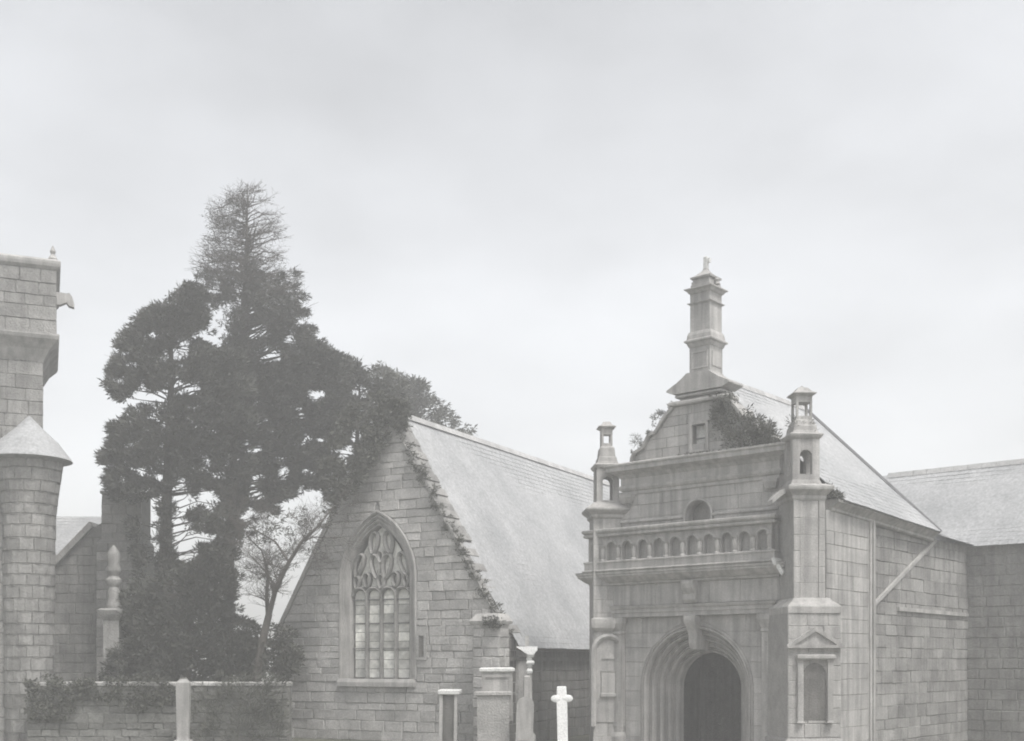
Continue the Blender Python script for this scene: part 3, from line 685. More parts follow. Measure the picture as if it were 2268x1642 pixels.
# slit beside the window
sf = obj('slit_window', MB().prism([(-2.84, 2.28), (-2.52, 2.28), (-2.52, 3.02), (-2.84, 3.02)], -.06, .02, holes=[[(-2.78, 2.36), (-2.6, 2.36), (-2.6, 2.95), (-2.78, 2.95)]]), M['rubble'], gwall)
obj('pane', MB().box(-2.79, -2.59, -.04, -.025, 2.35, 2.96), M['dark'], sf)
# right corner buttress
bt = obj('corner_buttress', MB().box(-.74, .02, -.5, .0, 0, 3.2), M['mortar'], chap)
zz = 0
bs = Rubble(bt, M['rubble'], 60)
while zz < 3.2:
    z1 = min(zz + random.uniform(.2, .3), 3.25); bs.course(zz, z1, -.76, -.76, .04, .04, .3, .5, -.53, gap=.014, jit=.012)
    bs.course(zz, z1, -.5, -.5, 0.02, .02, .3, .5, 0, gap=.014, jit=.012, xf=lambda p: (.04 - p[1], p[0], p[2])); zz = z1
bs.done()
obj('buttress_cap', MB().rect(-.78, .06, -.56, .1, [(.03, 3.22), (.05, 3.3), (.0, 3.36), (-.1, 3.5)]), M['trim'], bt)
# side wall under the eave
CL = 17.5
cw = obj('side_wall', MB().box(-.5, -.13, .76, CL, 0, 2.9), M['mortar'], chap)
cs = Rubble(cw, M['dark'], 150); zz = 0  # shade of the deep eave is put into the stone colour
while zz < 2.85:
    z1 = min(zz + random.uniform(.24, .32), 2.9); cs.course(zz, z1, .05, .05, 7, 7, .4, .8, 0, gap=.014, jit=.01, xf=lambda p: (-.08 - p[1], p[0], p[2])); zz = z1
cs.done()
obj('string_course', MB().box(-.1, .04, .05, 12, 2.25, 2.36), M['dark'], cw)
obj('wall_strip', MB().box(-.1, .02, .6, 1.1, .2, 2.92), M['rubble'], cw)
obj('left_wall', MB().box(-7.7, -7.3, .76, CL, 0, 2.9), M['rubble'], chap)
# roof
er, el = -.08 + .3, 2 * GCX + .08 - .3
ze = EZ - .38; zr_ = AP - .06
cr_ = obj('roof', MB().add([(er, .3, ze), (er, CL, ze), (GCX, CL, zr_), (GCX, .3, zr_), (el, .3, ze), (el, CL, ze)], [(0, 1, 2, 3), (3, 2, 5, 4), (1, 5, 2)]), M['slate'], chap)
slates(cr_, (er, .2 + .55, ze), (er, CL, ze), (GCX, CL, zr_), (GCX, .2 + .55, zr_))
slates(cr_, (el, CL, ze), (el, .75, ze), (GCX, .75, zr_), (GCX, CL, zr_))
obj('eave_board', MB().box(er - .14, er - .02, .3, CL, ze - .06, ze + .05), M['wood'], cr_)
for i in range(40):
    y = .8 + i * .42
    obj('ridge_tile', MB().prism([(GCX - .14, zr_ - .12), (GCX + .14, zr_ - .12), (GCX + .04, zr_ + .06), (GCX - .04, zr_ + .06)], y, y + .41), M['ridge'], cr_)

# ================================================================== LEFT: gabled building, pinnacle, bell tower
def wx(u, Y): return (u - CX) / F_PX * Y
def wz(v, Y): return CZ + (HZ - v) / F_PX * Y
Yb = 37.0
ho = thing('gabled_building', 'dim stone building behind the trees with flat topped gable block and sloping coping', 'building', (wx(262, Yb), Yb, 0))
def bx(u): return wx(u, Yb) - wx(262, Yb)
zt, zl, zroof = wz(1087, Yb), wz(1197, Yb), wz(1137, Yb)
bl = obj('gable_block', MB().rect(bx(226), bx(312), 0, 1.0, [(.12, 0), (.12, zl - .1), (.06, zl), (.0, zl + .03), (0, zt - .12), (.05, zt - .08), (.05, zt)]), M['mortar'], ho)
zz = 0; hs = Rubble(bl, M['rubble'], 120)
while zz < zt - .2:
    z1 = min(zz + .3, zt - .13); e = .13 if zz < zl - .2 else .01
    hs.course(zz, z1, bx(226) - e, bx(226) - e, bx(312) + e, bx(312) + e, .35, .7, -e - .02, jit=.01, ch=.015); zz = z1
hs.done()
gwl = obj('wall', MB().prism([(bx(20), 0), (bx(226), 0), (bx(226), wz(1150, Yb)), (bx(198), wz(1168, Yb)), (bx(95), wz(1275, Yb)), (bx(20), wz(1330, Yb))], .3, .8), M['aisle'], ho)
gr_ = Rubble(gwl, M['aisle'], 90); zz = 0
def rk(z_):
    v_ = HZ - (z_ - CZ) * F_PX / Yb; return bx(226) if v_ < 1168 else None
while zz < wz(1180, Yb):
    z1 = zz + random.uniform(.26, .36)
    def lf(z_):
        v_ = HZ - (z_ - CZ) * F_PX / Yb
        return max(bx(20), bx(198 - (v_ - 1168) * (103 / 107) if v_ > 1168 else 198)) if v_ < 1275 else max(bx(20), bx(95 - (v_ - 1275) * 1.36))
    l0, l1 = lf(zz) + .02, lf(z1) + .02
    if l1 < bx(210): gr_.course(zz, z1, l0, l1, bx(224), bx(224), .35, .8, .27, gap=.012, jit=.012, ch=.016)
    zz = z1
gr_.done()
for k in range(7):
    a = (bx(202 - 17 * k), wz(1165 + 17.6 * k, Yb)); b = (bx(202 - 17 * (k + .96)), wz(1165 + 17.6 * (k + .96), Yb))
    obj('coping_stone', MB().prism([a, b, (b[0] - .1, b[1] + .16), (a[0] - .1, a[1] + .16)][::-1], .1, .9), M['trim'], gwl)
hr = obj('roof', MB().hexa([(bx(-60), 1.2, zroof - 1.4), (bx(226), 1.2, zroof - 1.4), (bx(226), 6, zroof - 1.4), (bx(-60), 6, zroof - 1.4), (bx(-60), 3.6, zroof + .35), (bx(226), 3.6, zroof + .35), (bx(226), 3.7, zroof + .35), (bx(-60), 3.7, zroof + .35)]), M['slate'], ho)
slates(hr, (bx(-60), 1.17, zroof - 1.42), (bx(226), 1.17, zroof - 1.42), (bx(226), 3.6, zroof + .36), (bx(-60), 3.6, zroof + .36))
obj('rear_wall', MB().box(bx(-60), bx(312), 1.3, 5.9, 0, zroof - 1.4), M['dark'], ho)

Yp = 33.0
pin = thing('stone_pinnacle', 'pale ringed stone pinnacle on a pedestal at the left of the dark shrubs', 'pinnacle', (wx(252, Yp), Yp, 0))
zp = lambda v: wz(v, Yp)
obj('shaft', MB().lathe(0, 0, [(.2, zp(1348)), (.22, zp(1340)), (.15, zp(1325)), (.17, zp(1310)), (.14, zp(1300)), (.22, zp(1290)), (.22, zp(1284)), (.13, zp(1276)), (.2, zp(1266)), (.2, zp(1260)), (.14, zp(1250)), (.19, zp(1232)), (.15, zp(1222)), (.03, zp(1208))], 14), M['aisle'], pin, smooth=True)
obj('pedestal', MB().rect(-.22, .22, -.22, .22, [(.1, 0), (.1, .3), (.04, .4), (.0, .5), (0, zp(1375)), (.1, zp(1362)), (.14, zp(1352)), (.05, zp(1348))], back=True), M['aisle'], pin)

Yt = 33.0; TA = math.atan2(1134 - 100, F_PX)
tw = thing('bell_tower', 'stone bell tower cut off by the left edge, with gargoyle and conical roofed stair turret', 'bell tower', (wx(-40, Yt), Yt, 0), TA)
def tx(u): return (wx(u, Yt) - wx(-40, Yt)) * math.cos(TA)
tz = lambda v: CZ + (HZ - v) / F_PX * (Yt - 1.4)
hx = tx(96)
trub = Rubble(None, M['aisle'], 200)
def faced(name, h, d, z0, z1):
    o = obj(name, MB().rect(-h + .03, h - .03, -d + .03, d, [(0, z0), (0, z1)]), M['mortar'], tw); trub.p = o; zz = z0
    while zz < z1 - .05:
        zn = min(zz + random.uniform(.28, .38), z1)
        if z1 - zn < .14: zn = z1
        trub.course(zz, zn, max(-h, -1.2), max(-h, -1.2), h, h, .4, .85, -d, gap=.012, ch=.015, jit=.008); zz = zn
    return o
faced('shaft', hx, 1.6, 0, tz(768))
obj('corbel_table', MB().rect(-hx, hx, -1.6, 1.6, [(0, tz(790)), (.10, tz(775)), (.16, tz(765)), (tx(128) - hx, tz(745)), (tx(128) - hx + .03, tz(738)), (tx(128) - hx + .03, tz(734))], back=True), M['trim'], tw)
e_ = tx(125) - hx
bel = faced('belfry', hx + e_, 1.6 + e_, tz(734), tz(590))
obj('parapet', MB().rect(-hx, hx, -1.6, 1.6, [(e_, tz(590)), (e_ + .08, tz(584)), (e_ + .1, tz(578)), (e_ + .1, tz(572)), (e_, tz(566)), (-.6, tz(560))], back=True), M['trim'], tw)
gq = MB(); gy_ = -1.75
gq.loft([[(x_, gy_ + a, z_ + b) for a, b in ((-.1, -h_), (.1, -h_), (.1, h_), (-.1, h_))] for x_, z_, h_ in ((hx, tz(650), .17), (tx(133), tz(650), .17), (tx(146), tz(647), .12), (tx(152), tz(650), .18), (tx(158), tz(654), .14), (tx(163), tz(663), .05))])
obj('gargoyle', gq, M['trim'], bel)
obj('corner_finial', MB().lathe(hx + e_ - .1, -1.6 - e_ + .15, [(.1, tz(568)), (.13, tz(562)), (.05, tz(552)), (.08, tz(545)), (.01, tz(532))], 8), M['trim'], bel, smooth=True)
tr_r = [(tx(118) - tx(66), 0), (tx(124) - tx(66), tz(1137)), (tx(138) - tx(66), tz(1032)), (tx(140) - tx(66), tz(1016))]
trr = obj('stair_turret', MB().lathe(tx(66), -1.6, [(a - .03, b) for a, b in tr_r], 24), M['mortar'], tw)
def trad(z_):
    for (a, b), (c, d) in zip(tr_r, tr_r[1:]):
        if b <= z_ <= d: return a + (c - a) * (z_ - b) / (d - b)
    return tr_r[-1][0]
zz = 0; row_ = 0
while zz < tz(1016) - .05:
    zn = min(zz + random.uniform(.27, .36), tz(1016)); na = 7; row_ += 1
    if tz(1016) - zn < .12: zn = tz(1016)
    e0 = R(-190); cuts = [e0 + R(215) * (k + (.5 if row_ % 2 else 0) + random.uniform(-.12, .12)) / na for k in range(na + 1)]
    for a, b in zip(cuts, cuts[1:]):
        rings = []
        for dr_, sh in ((-.08, .004), (-.018, .004), (random.uniform(-.004, .008), .02)):
            ring_ = []
            for an, z_ in ((a + sh, zz + sh), ((a + b) / 2, zz + sh), (b - sh, zz + sh), (b - sh, zn - sh), ((a + b) / 2, zn - sh), (a + sh, zn - sh)):
                q = trad(z_) + dr_; ring_.append((tx(66) + q * math.cos(an), -1.6 + q * math.sin(an), z_))
            rings.append(ring_)
        obj('stone', MB().loft(rings), M['aisle'], trr)
    zz = zn
obj('conical_roof', MB().lathe(tx(66), -1.6, [(tx(141) - tx(66), tz(1020)), (tx(161) - tx(66), tz(1015)), (tx(158) - tx(66), tz(1010)), (tx(130) - tx(66), tz(974)), (tx(104) - tx(66), tz(951)), (.02, tz(915))], 28), M['slate'], trr)
trub.done()

# ================================================================== churchyard wall
Yw = 30.8
cyw = thing('churchyard_wall', 'low rubble churchyard wall with pale coping under the trees', 'wall', (wx(60, Yw), Yw, 0))
x0w, x1w = 0, wx(640, Yw) - wx(60, Yw); ztop = wz(1511, Yw)
wc = obj('core', MB().box(x0w, x1w, .028, .4, 0, ztop - .1), M['mossy'], cyw)
ws_ = Rubble(cyw, M['mossy'], 150); zz = 0
while zz < ztop - .12:
    z1 = min(zz + random.uniform(.14, .32), ztop - .1)
    if ztop - .1 - z1 < .08: z1 = ztop - .1
    ws_.course(zz, z1, x0w, x0w, x1w, x1w, .22, .75, 0, gap=.01, jit=.02, ch=.02); zz = z1
ws_.done()
x = x0w
while x < x1w - .3:
    w = random.uniform(.5, .8); x1 = min(x + w, x1w + .02)
    obj('coping_stone', MB().rect(x + .006, x1 - .006, -.04, .44, [(0, ztop - .09), (0, ztop - .02), (-.03, ztop + random.uniform(0, .02))], back=True), M['rubble'], cyw); x = x1

# ================================================================== graves
def D7(a, b): return 885.9 + .2344 * a, 1299.3 + .2344 * b
Yc = 28.0
cs_ = Yc / F_PX
gc = MB()
def W(u): return (u - 1247) * cs_
def Zc(v): return CZ + (HZ - v) * cs_
gc.rect(-.125, .125, -.06, .06, [(-.0, 0), (-.0, Zc(1556)), (-.005, Zc(1540)), (-.015, Zc(1521)), (-.03, Zc(1520))], back=True)
crs = thing('grave_cross', 'short white stone grave cross with rounded arms in front of the porch', 'grave cross', (wx(1247, Yc), Yc, 0))
obj('shaft', gc, M['white'], crs, smooth=True)
for s_ in (-1, 1):
    c = MB().sweep([(0, 0)], []) if False else MB()
    zc_ = Zc(1547)
    ring = lambda y, k: [(s_ * .115 + s_ * (.0 if math.cos(a) * s_ < -.5 else 0) + k * .13 * math.cos(a) + s_ * .02, y, zc_ + k * .088 * math.sin(a)) for a in [2 * math.pi * i / 14 for i in range(14)]]
    c.loft([ring(-.065, .7), ring(-.05, 1), ring(.05, 1), ring(.065, .7)])
    obj('arm', c, M['white'], crs, smooth=True)
obj('plinth', MB().rect(-.25, .25, -.18, .18, [(.05, 0), (.03, .2), (-.05, .28)], back=True), M['pale'], crs)

Yg = 29.6
def gz(v): return wz(v, Yg)
tm = thing('tomb_monument', 'square panelled stone tomb monument standing in front of the chapel corner', 'tomb', (wx(1102, Yg), Yg, 0))
hw_ = wx(1136, Yg) - wx(1102, Yg)
body = obj('body', MB().rect(-hw_, hw_, -.3, .3, [(.0, .75), (0, gz(1489))], back=True), M['ashlar'], tm)
obj('panel', MB().prism([(-hw_ + .04, .85), (hw_ - .04, .85), (hw_ - .04, gz(1494)), (-hw_ + .04, gz(1494))], -.33, -.3, holes=[[(-hw_ + .1, .92), (hw_ - .1, .92), (hw_ - .1, gz(1500)), (-hw_ + .1, gz(1500))]]), M['trim'], body)
obj('cap_slab', MB().rect(-hw_, hw_, -.3, .3, [(.02, gz(1489)), (.06, gz(1486)), (.06, gz(1481)), (.0, gz(1478))], back=True), M['pale'], tm)
obj('base_slab', MB().rect(-hw_ - .12, hw_ - .1, -.55, .35, [(0, 0), (0, gz(1540)), (.06, gz(1538)), (.06, gz(1532)), (.03, gz(1530))], back=True), M['rubble'], tm)
t2 = thing('table_tomb', 'flat pale topped table tomb left of the panelled monument', 'tomb', (wx(995, Yg), Yg, 0))
hw2 = wx(1018, Yg) - wx(995, Yg)
obj('top_slab', MB().rect(-hw2, hw2, -.5, .5, [(-.03, gz(1538)), (0, gz(1536)), (0, gz(1529)), (-.02, gz(1527))], back=True), M['pale'], t2)
obj('chest', MB().rect(-hw2 + .1, hw2 - .1, -.4, .4, [(.04, 0), (.04, .2), (0, .25), (0, gz(1538))], back=True), M['dark'], t2)
for a in (-hw2 + .04, hw2 - .12): obj('leg', MB().box(a, a + .08, -.45, -.37, 0, gz(1538)), M['trim'], t2)
hs_ = thing('headstone', 'round topped grey headstone between the tomb and the white cross', 'headstone', (wx(1160, 28.6), 28.6, 0))
r_ = wx(1179, 28.6) - wx(1160, 28.6); ztp = wz(1562, 28.6)
obj('slab', MB().prism([(-r_, 0), (r_, 0), (r_, ztp)] + arch_pts(0, ztp, r_, 12, 0, 180)[1:-1] + [(-r_, ztp)], -.07, .07), M['ashlar'], hs_)
obj('inscription_panel', MB().prism([(-r_ * .7, .3), (r_ * .7, .3), (r_ * .7, ztp - .02)] + arch_pts(0, ztp - .02, r_ * .7, 10, 0, 180)[1:-1] + [(-r_ * .7, ztp - .02)], -.085, -.07), M['trim'], hs_)
ps_ = thing('stone_post', 'narrow square stone post rising behind the round topped headstone', 'stone post', (wx(1164, 29.8), 29.8, 0))
obj('shaft', MB().rect(-.075, .075, -.075, .075, [(.03, 0), (.03, .2), (0, .26), (0, wz(1499, 29.8)), (-.03, wz(1496, 29.8))], back=True), M['ashlar'], ps_)
for o_, a_, b_ in ((crs, .6, -1.2), (hs_, -3, 2.2), (t2, 0, .8), (ps_, 1, 1.0), (tm, 0, -.5)): o_.rotation_euler = (R(a_), R(b_), R(random.uniform(-5, 5)))
# calvary: flared pale bowl-like bracket on a worn shaft
Yv = 30.6
def vz(v): return wz(v, Yv)
cv = thing('stone_calvary', 'pale flared stone bracket on a broken twisted shaft before the dark chapel wall', 'monument', (wx(1173, Yv), Yv, 0))
obj('bracket', MB().loft([[(x0_, -.14, z_), (x1_, -.14, z_), (x1_, .14, z_), (x0_, .14, z_)] for x0_, x1_, z_ in ((-.04, .12, vz(1450)), (-.12, .14, vz(1446)), (-.22, .2, vz(1440)), (-.34, .2, vz(1434)), (-.35, .21, vz(1432)))]), M['white'], cv)
tws = MB()
for z0_, z1_, o_, w_ in ((1456, 1448, .02, .08), (1463, 1456, -.01, .06), (1472, 1463, .02, .09), (1478, 1472, 0, .05), (1492, 1480, .0, .06)):
    tws.rect(o_ - w_, o_ + w_, -w_, w_, [(0, vz(z0_)), (.02, (vz(z0_) + vz(z1_)) / 2), (-.01, vz(z1_))], back=True)
obj('carved_block', tws, M['pale'], cv)
obj('shaft', MB().lathe(0, 0, [(.16, 0), (.16, .3), (.08, .4), (.06, vz(1492)), (.06, vz(1479))], 8), M['ashlar'], cv, smooth=True)
obj('upright', MB().rect(-.12, -.02, -.05, .05, [(0, vz(1432)), (0, vz(1408))], back=True), M['trim'], cv)
hc = thing('small_grave_marker', 'small pale blurred grave marker at the foot of the dark shrubs', 'grave marker', (wx(406, 30.1), 30.1, 0))
obj('slab', MB().rect(-.15, .15, -.06, .06, [(.03, 0), (0, .3), (.02, wz(1540, 30.1)), (.02, wz(1512, 30.1)), (-.09, wz(1500, 30.1))], back=True), M['ashlar'], hc)
obj('plinth', MB().rect(-.22, .22, -.15, .15, [(0, 0), (0, .18), (-.03, .22)], back=True), M['ashlar'], hc)

# ================================================================== TREES
def inpoly(u, v, poly):
    c = False; j = len(poly) - 1
    for i in range(len(poly)):
        if (poly[i][1] > v) != (poly[j][1] > v) and u < (poly[j][0] - poly[i][0]) * (v - poly[i][1]) / (poly[j][1] - poly[i][1]) + poly[i][0]: c = not c
        j = i
    return c
GAPS = [(330, 1165, 18, 56), (336, 1215, 16, 30), (338, 1270, 14, 20), (396, 1100, 20, 18), (394, 1175, 12, 54), (386, 1290, 8, 30), (465, 1108, 24, 15), (448, 1192, 30, 9), (415, 1228, 18, 14), (482, 716, 20, 24),
        (495, 684, 12, 8), (470, 742, 24, 8), (400, 862, 34, 8), (335, 882, 40, 7), (275, 902, 34, 8), (556, 1085, 8, 34), (600, 1190, 60, 50), (550, 1150, 22, 8), (640, 1230, 50, 70), (590, 1320, 50, 60), (640, 1330, 40, 60), (560, 1250, 30, 30),
        (545, 1320, 22, 38), (625, 1045, 14, 18), (545, 890, 16, 9), (700, 880, 22, 9), (555, 995, 14, 8), (390, 785, 24, 9), (360, 1058, 14, 9), (282, 1128, 20, 12), (705, 1120, 18, 24), (720, 1150, 26, 34), (515, 1010, 12, 8), (640, 1120, 20, 8), (765, 1000, 18, 9), (790, 965, 16, 8), (590, 790, 30, 9), (560, 735, 26, 10), (640, 760, 14, 7)]
def grow(m_, p, d, ln_, r, lev):
    n = 4; pts = [p]; rs = [r]
    for i in range(n):
        d = (d + Vector((random.gauss(0, .16), random.gauss(0, .16), random.gauss(.02, .12)))).normalized()
        p = p + d * ln_ / n; pts.append(p); rs.append(max(.003, r * (1 - .7 * (i + 1) / n)))
        if lev > 0:
            for _ in range(2 if lev > 1 else 2):
                s_ = (d + Vector((random.gauss(0, .75), random.gauss(0, .6), random.gauss(.12, .5)))).normalized()
                grow(m_, p, s_, ln_ * random.uniform(.4, .62), rs[-1] * .6, lev - 1)
    m_.tube(pts, rs, 4 if r > .02 else 3)
def tree(name, label, poly, ux, v_top, Y, v_base=None, ncl=300, per=90, rad=.38, ln=.26, wd=.07, m='leaf', trunk_r=.3, sparse=None, spread=.7, lift=.15, dep=.55, gaps=True, tw=True, group=None, cat='tree', lean=0, gapf=.03, spk=0, thin_v=0, root=None, hole=-.24):
    t = root or thing(name, label, cat, (wx(ux, Y), Y, 0), group=group)
    us = [p[0] for p in poly]; vs = [p[1] for p in poly]; ax = wx(ux, Y)
    cent = []; rr = []; isthin = []
    tries = 0
    spots = [(random.uniform(min(us), max(us)), random.uniform(min(vs), max(vs)), random.uniform(5, 12), random.uniform(3, 7)) for _ in range(spk)]
    while len(cent) < ncl and tries < ncl * 60:
        tries += 1
        u = random.uniform(min(us), max(us)); v = random.uniform(min(vs), max(vs))
        if not inpoly(u, v, poly): continue
        thin = thin_v and random.random() < (thin_v + 110 - v) / 190
        pad = 2 + rad * F_PX / Y * .4
        if gaps:
            n1_ = noise.noise(Vector((u * .022 + v * .006, v * .040 - u * .012, 3.3))); n2_ = noise.noise(Vector((u * .040 + v * .012, v * .075 - u * .022, 9.1)))
            if n1_ * .35 + n2_ * .95 < hole + (-.06 if v < 770 else .10 if v > 900 and v < 1260 else 0) + (.05 if u > 640 else 0): continue
        if gaps and any(((u - a) / (c + (pad + 3 if c > 17 else pad))) ** 2 + ((v - b) / (d + (pad + 3 if c > 17 else pad * .8))) ** 2 < 1 for a, b, c, d in GAPS) and random.random() > gapf: continue
        if spots and any(((u - a) / (c + pad)) ** 2 + ((v - b) / (d + pad * .8)) ** 2 < 1 for a, b, c, d in spots): continue
        if sparse and random.random() > sparse(u, v): continue
        half = max(.5, min(3.2, (max(us) - min(us)) / 2 * Y / F_PX * (.35 + .65 * min(1, (v - min(vs)) / 300))))
        dy = random.uniform(-1, 1) * half * dep
        p = px(u, v, Y + dy); cent.append((p.x - ax, dy, p.z)); rr.append(rad * random.uniform(.6, 1.15)); isthin.append(thin)
    full = [c for c, q in zip(cent, isthin) if not q]; fr_ = [c for c, q in zip(rr, isthin) if not q]
    P_, D_, l_, w_ = clump_leaves(full, fr_, per, (0, 0), ln, wd, spread, lift)
    if any(isthin):
        tc_ = [c for c, q in zip(cent, isthin) if q]; tr_ = [c * 1.5 for c, q in zip(rr, isthin) if q]
        P2, D2_, l2, w2 = clump_leaves(tc_, tr_, max(8, per // 3), (0, 0), ln * .75, wd * .5, spread, lift)
        P_, D_, l_, w_ = np.concatenate([P_, P2]), np.concatenate([D_, D2_]), np.concatenate([l_, l2]), np.concatenate([w_, w2])
    leaf_mesh('crown', P_, D_, l_, w_, M[m], t)
    if not trunk_r: return t
    zt_ = wz(v_top, Y)
    tk = MB(); N_ = 12; ph = random.random() * 6
    def axis(z_):
        f = z_ / zt_; return Vector((lean * f + .12 * math.sin(f * 7 + ph) * f, .1 * math.sin(f * 5 + ph), z_))
    tk.tube([axis(zt_ * i / N_) for i in range(N_ + 1)], [trunk_r * (1.35 if i == 0 else 1) * (1 - i / N_) ** .8 + .012 for i in range(N_ + 1)], 8)
    obj('trunk', tk, M['bark'], t, smooth=True)
    if tw:
        bm_ = MB()
        for k, c in enumerate(cent):
            c = Vector(c)
            if k % 12 and len(cent) > 150 and not isthin[k]: continue
            hz = math.hypot(c.x, c.y); z0 = max(zt_ * .12, min(c.z - hz * random.uniform(-.05, .38), zt_ * .96)); a = axis(z0)
            mid = a.lerp(c, .55) + Vector((random.uniform(-.15, .15), random.uniform(-.15, .15), random.uniform(.0, .25)))
            r0 = .01 + .009 * hz; q1 = a.lerp(mid, .5) + Vector((random.uniform(-.1, .1), random.uniform(-.1, .1), random.uniform(-.16, .1))); bm_.tube([a, q1, mid, c], [r0, r0 * .8, r0 * .55, .004], 4)
            for q in range(3):
                e = c + Vector((random.uniform(-1, 1), random.uniform(-1, 1), random.uniform(-.3, .6))) * .45
                bm_.tube([mid.lerp(c, random.uniform(.3, 1)), e], [.008, .003], 3)
            if isthin[k]:
                dd = Vector((c.x * 1.2, c.y, .45 + random.uniform(-.2, .3))).normalized()
                grow(bm_, mid.lerp(c, .6), dd, random.uniform(.3, .5), .008, 1)
        obj('branches', bm_, M['bark'], t)
    return t
PA = [(415, 632), (462, 640), (478, 690), (470, 760), (540, 790), (560, 900), (560, 1040), (545, 1120), (520, 1200), (500, 1260), (440, 1310), (400, 1330), (310, 1310), (300, 1200), (275, 1120), (242, 1085), (226, 1010), (248, 945), (300, 915), (258, 890), (238, 850), (258, 795), (268, 740), (320, 695), (378, 662)]
tree('evergreen_tree', 'broad dark evergreen tree with feathery left side and thick bare lower trunk', PA, 372, 640, 35.5, ncl=3000, per=38, rad=.20, ln=.17, wd=.042, trunk_r=.27, group='large churchyard trees', lift=.35, spk=40, spread=.6)
PB = [(548, 404), (572, 414), (600, 455), (612, 480), (622, 512), (608, 548), (640, 590), (664, 603), (655, 640), (680, 655), (674, 700), (700, 740), (725, 772), (770, 800), (760, 880), (745, 1000), (700, 1080), (650, 1090), (610, 1150), (545, 1190), (500, 1240), (470, 1160), (480, 1000), (480, 850), (500, 760), (478, 700), (468, 650), (435, 612), (436, 578), (462, 535), (476, 500), (462, 470), (500, 440), (525, 420)]
tree('tall_tree', 'tallest tree with sparse twiggy tapering top above a dense dark crown', PB, 497, 408, 38.0, lean=.7, ncl=3600, per=38, rad=.21, ln=.17, wd=.042, thin_v=640, trunk_r=.2, group='large churchyard trees', lift=.28,
     sparse=lambda u, v: 1 if v > 780 else .17 + .12 * (u < 520) + .6 * max(0, (v - 560) / 220) ** 1.4, dep=.45, spk=50, spread=.6)
# extra fine twigs for the open top of the tall tree
PC = [(690, 770), (760, 792), (810, 812), (850, 822), (893, 850), (892, 900), (905, 950), (890, 1000), (840, 1040), (790, 1070), (750, 1115), (715, 1095), (690, 1040), (680, 900)]
tree('bushy_tree', 'rounded bushy tree just left of the chapel gable top', PC, 790, 800, 40.0, ncl=1300, per=40, rad=.22, ln=.15, wd=.05, m='leaf2', trunk_r=.2, group='large churchyard trees', lean=0, dep=.4, spk=22)
PD = [(830, 815), (880, 828), (930, 846), (945, 878), (985, 905), (1005, 930), (1036, 950), (1040, 966), (1000, 985), (930, 985), (880, 960), (850, 900)]
tree('light_tree', 'thin pale leafed tree showing above the chapel roof ridge', PD, 905, 850, 50.0, ncl=150, per=55, rad=.42, ln=.22, wd=.07, m='leaf2', trunk_r=.2, gaps=False, sparse=lambda u, v: .9 if u < 930 else .55, group='large churchyard trees', dep=.4)
PS = [(300, 1290), (370, 1270), (425, 1235), (440, 1160), (475, 1120), (520, 1130), (545, 1200), (535, 1300), (548, 1370), (580, 1420), (572, 1660), (235, 1660), (232, 1500), (275, 1400), (262, 1330)]
tree('dark_shrub', 'tall dark yew shrub filling the space beneath the big trees', PS, 420, 1300, 33.5, ncl=2200, per=45, rad=.2, ln=.15, wd=.045, trunk_r=.16, gaps=True, cat='shrub', dep=.45, lift=.5, spk=0)
PL = [(560, 1395), (600, 1388), (650, 1400), (652, 1480), (640, 1500), (560, 1500)]
tree('low_shrub', 'low leafy shrub against the left foot of the chapel', PL, 600, 1400, 33.2, ncl=60, per=90, rad=.26, ln=.13, wd=.05, m='leaf2', trunk_r=.05, gaps=False, cat='shrub', dep=.5)

# bare young tree
bt_ = thing('bare_tree', 'slender forked tree with bare limbs leaning right and leafy top overlapping the chapel gable', 'tree', (wx(563, 32.6), 32.6, 0))
ax0 = wx(563, 32.6)
def lp(u, v, dy=0): p = px(u, v, 32.6 + dy); return Vector((p.x - ax0, dy, p.z))
tkm = MB(); brm = MB()
tkm.tube([(0, 0, 0), lp(566, 1540), lp(572, 1470), lp(586, 1400), lp(596, 1360)], [.16, .13, .12, .11, .10], 8)
main = [([lp(596, 1360), lp(612, 1300, -.2), lp(640, 1245, -.3), (lp(668, 1200, -.4)), lp(705, 1165, -.3), lp(740, 1120, -.2)], .085),
        ([lp(594, 1368), lp(590, 1320, .3), lp(594, 1270, .4), lp(580, 1220, .5), lp(545, 1185, .4)], .07),
        ([lp(640, 1245, -.3), lp(610, 1200, 0), lp(560, 1170, .1), lp(510, 1150, .2)], .04),
        ([lp(612, 1300, -.2), lp(585, 1262, -.6), lp(550, 1225, -.8)], .035),
        ([lp(668, 1200, -.4), lp(690, 1190, -.5), lp(722, 1190, -.7)], .03)]
for pts, r in main:
    rs = [max(.01, r * (1 - .8 * i / (len(pts) - 1))) for i in range(len(pts))]; tkm.tube(pts, rs, 6)
    for i in range(1, len(pts)):
        for k in range(4):
            p = pts[i - 1].lerp(pts[i], random.random()); d = (pts[i] - pts[i - 1]).normalized()
            s_ = (d * .7 + Vector((random.gauss(0, .8), random.gauss(0, .6), random.gauss(.15, .6)))).normalized()
            grow(brm, p, s_, random.uniform(.5, .95), max(.008, rs[i] * .4), 2)
obj('trunk', tkm, M['bark'], bt_, smooth=True)
obj('twigs', brm, M['bark'], bt_)
PF = [(712, 1010), (765, 905), (840, 858), (905, 885), (905, 935), (858, 975), (812, 1035), (775, 1095), (742, 1140), (705, 1120)]
tree('crown', '', PF, 563, 0, 32.0, ncl=330, per=36, rad=.17, ln=.13, wd=.04, m='leaf2', trunk_r=0, root=bt_, gaps=True, spk=14, dep=.12)
tree('light_foliage', '', [(560, 1160), (640, 1130), (745, 1105), (728, 1190), (668, 1235), (610, 1300), (565, 1290), (540, 1210)], 563, 0, 32.4, ncl=95, per=14, rad=.2, ln=.11, wd=.035, m='leaf2', trunk_r=0, root=bt_, gaps=False, dep=.25)

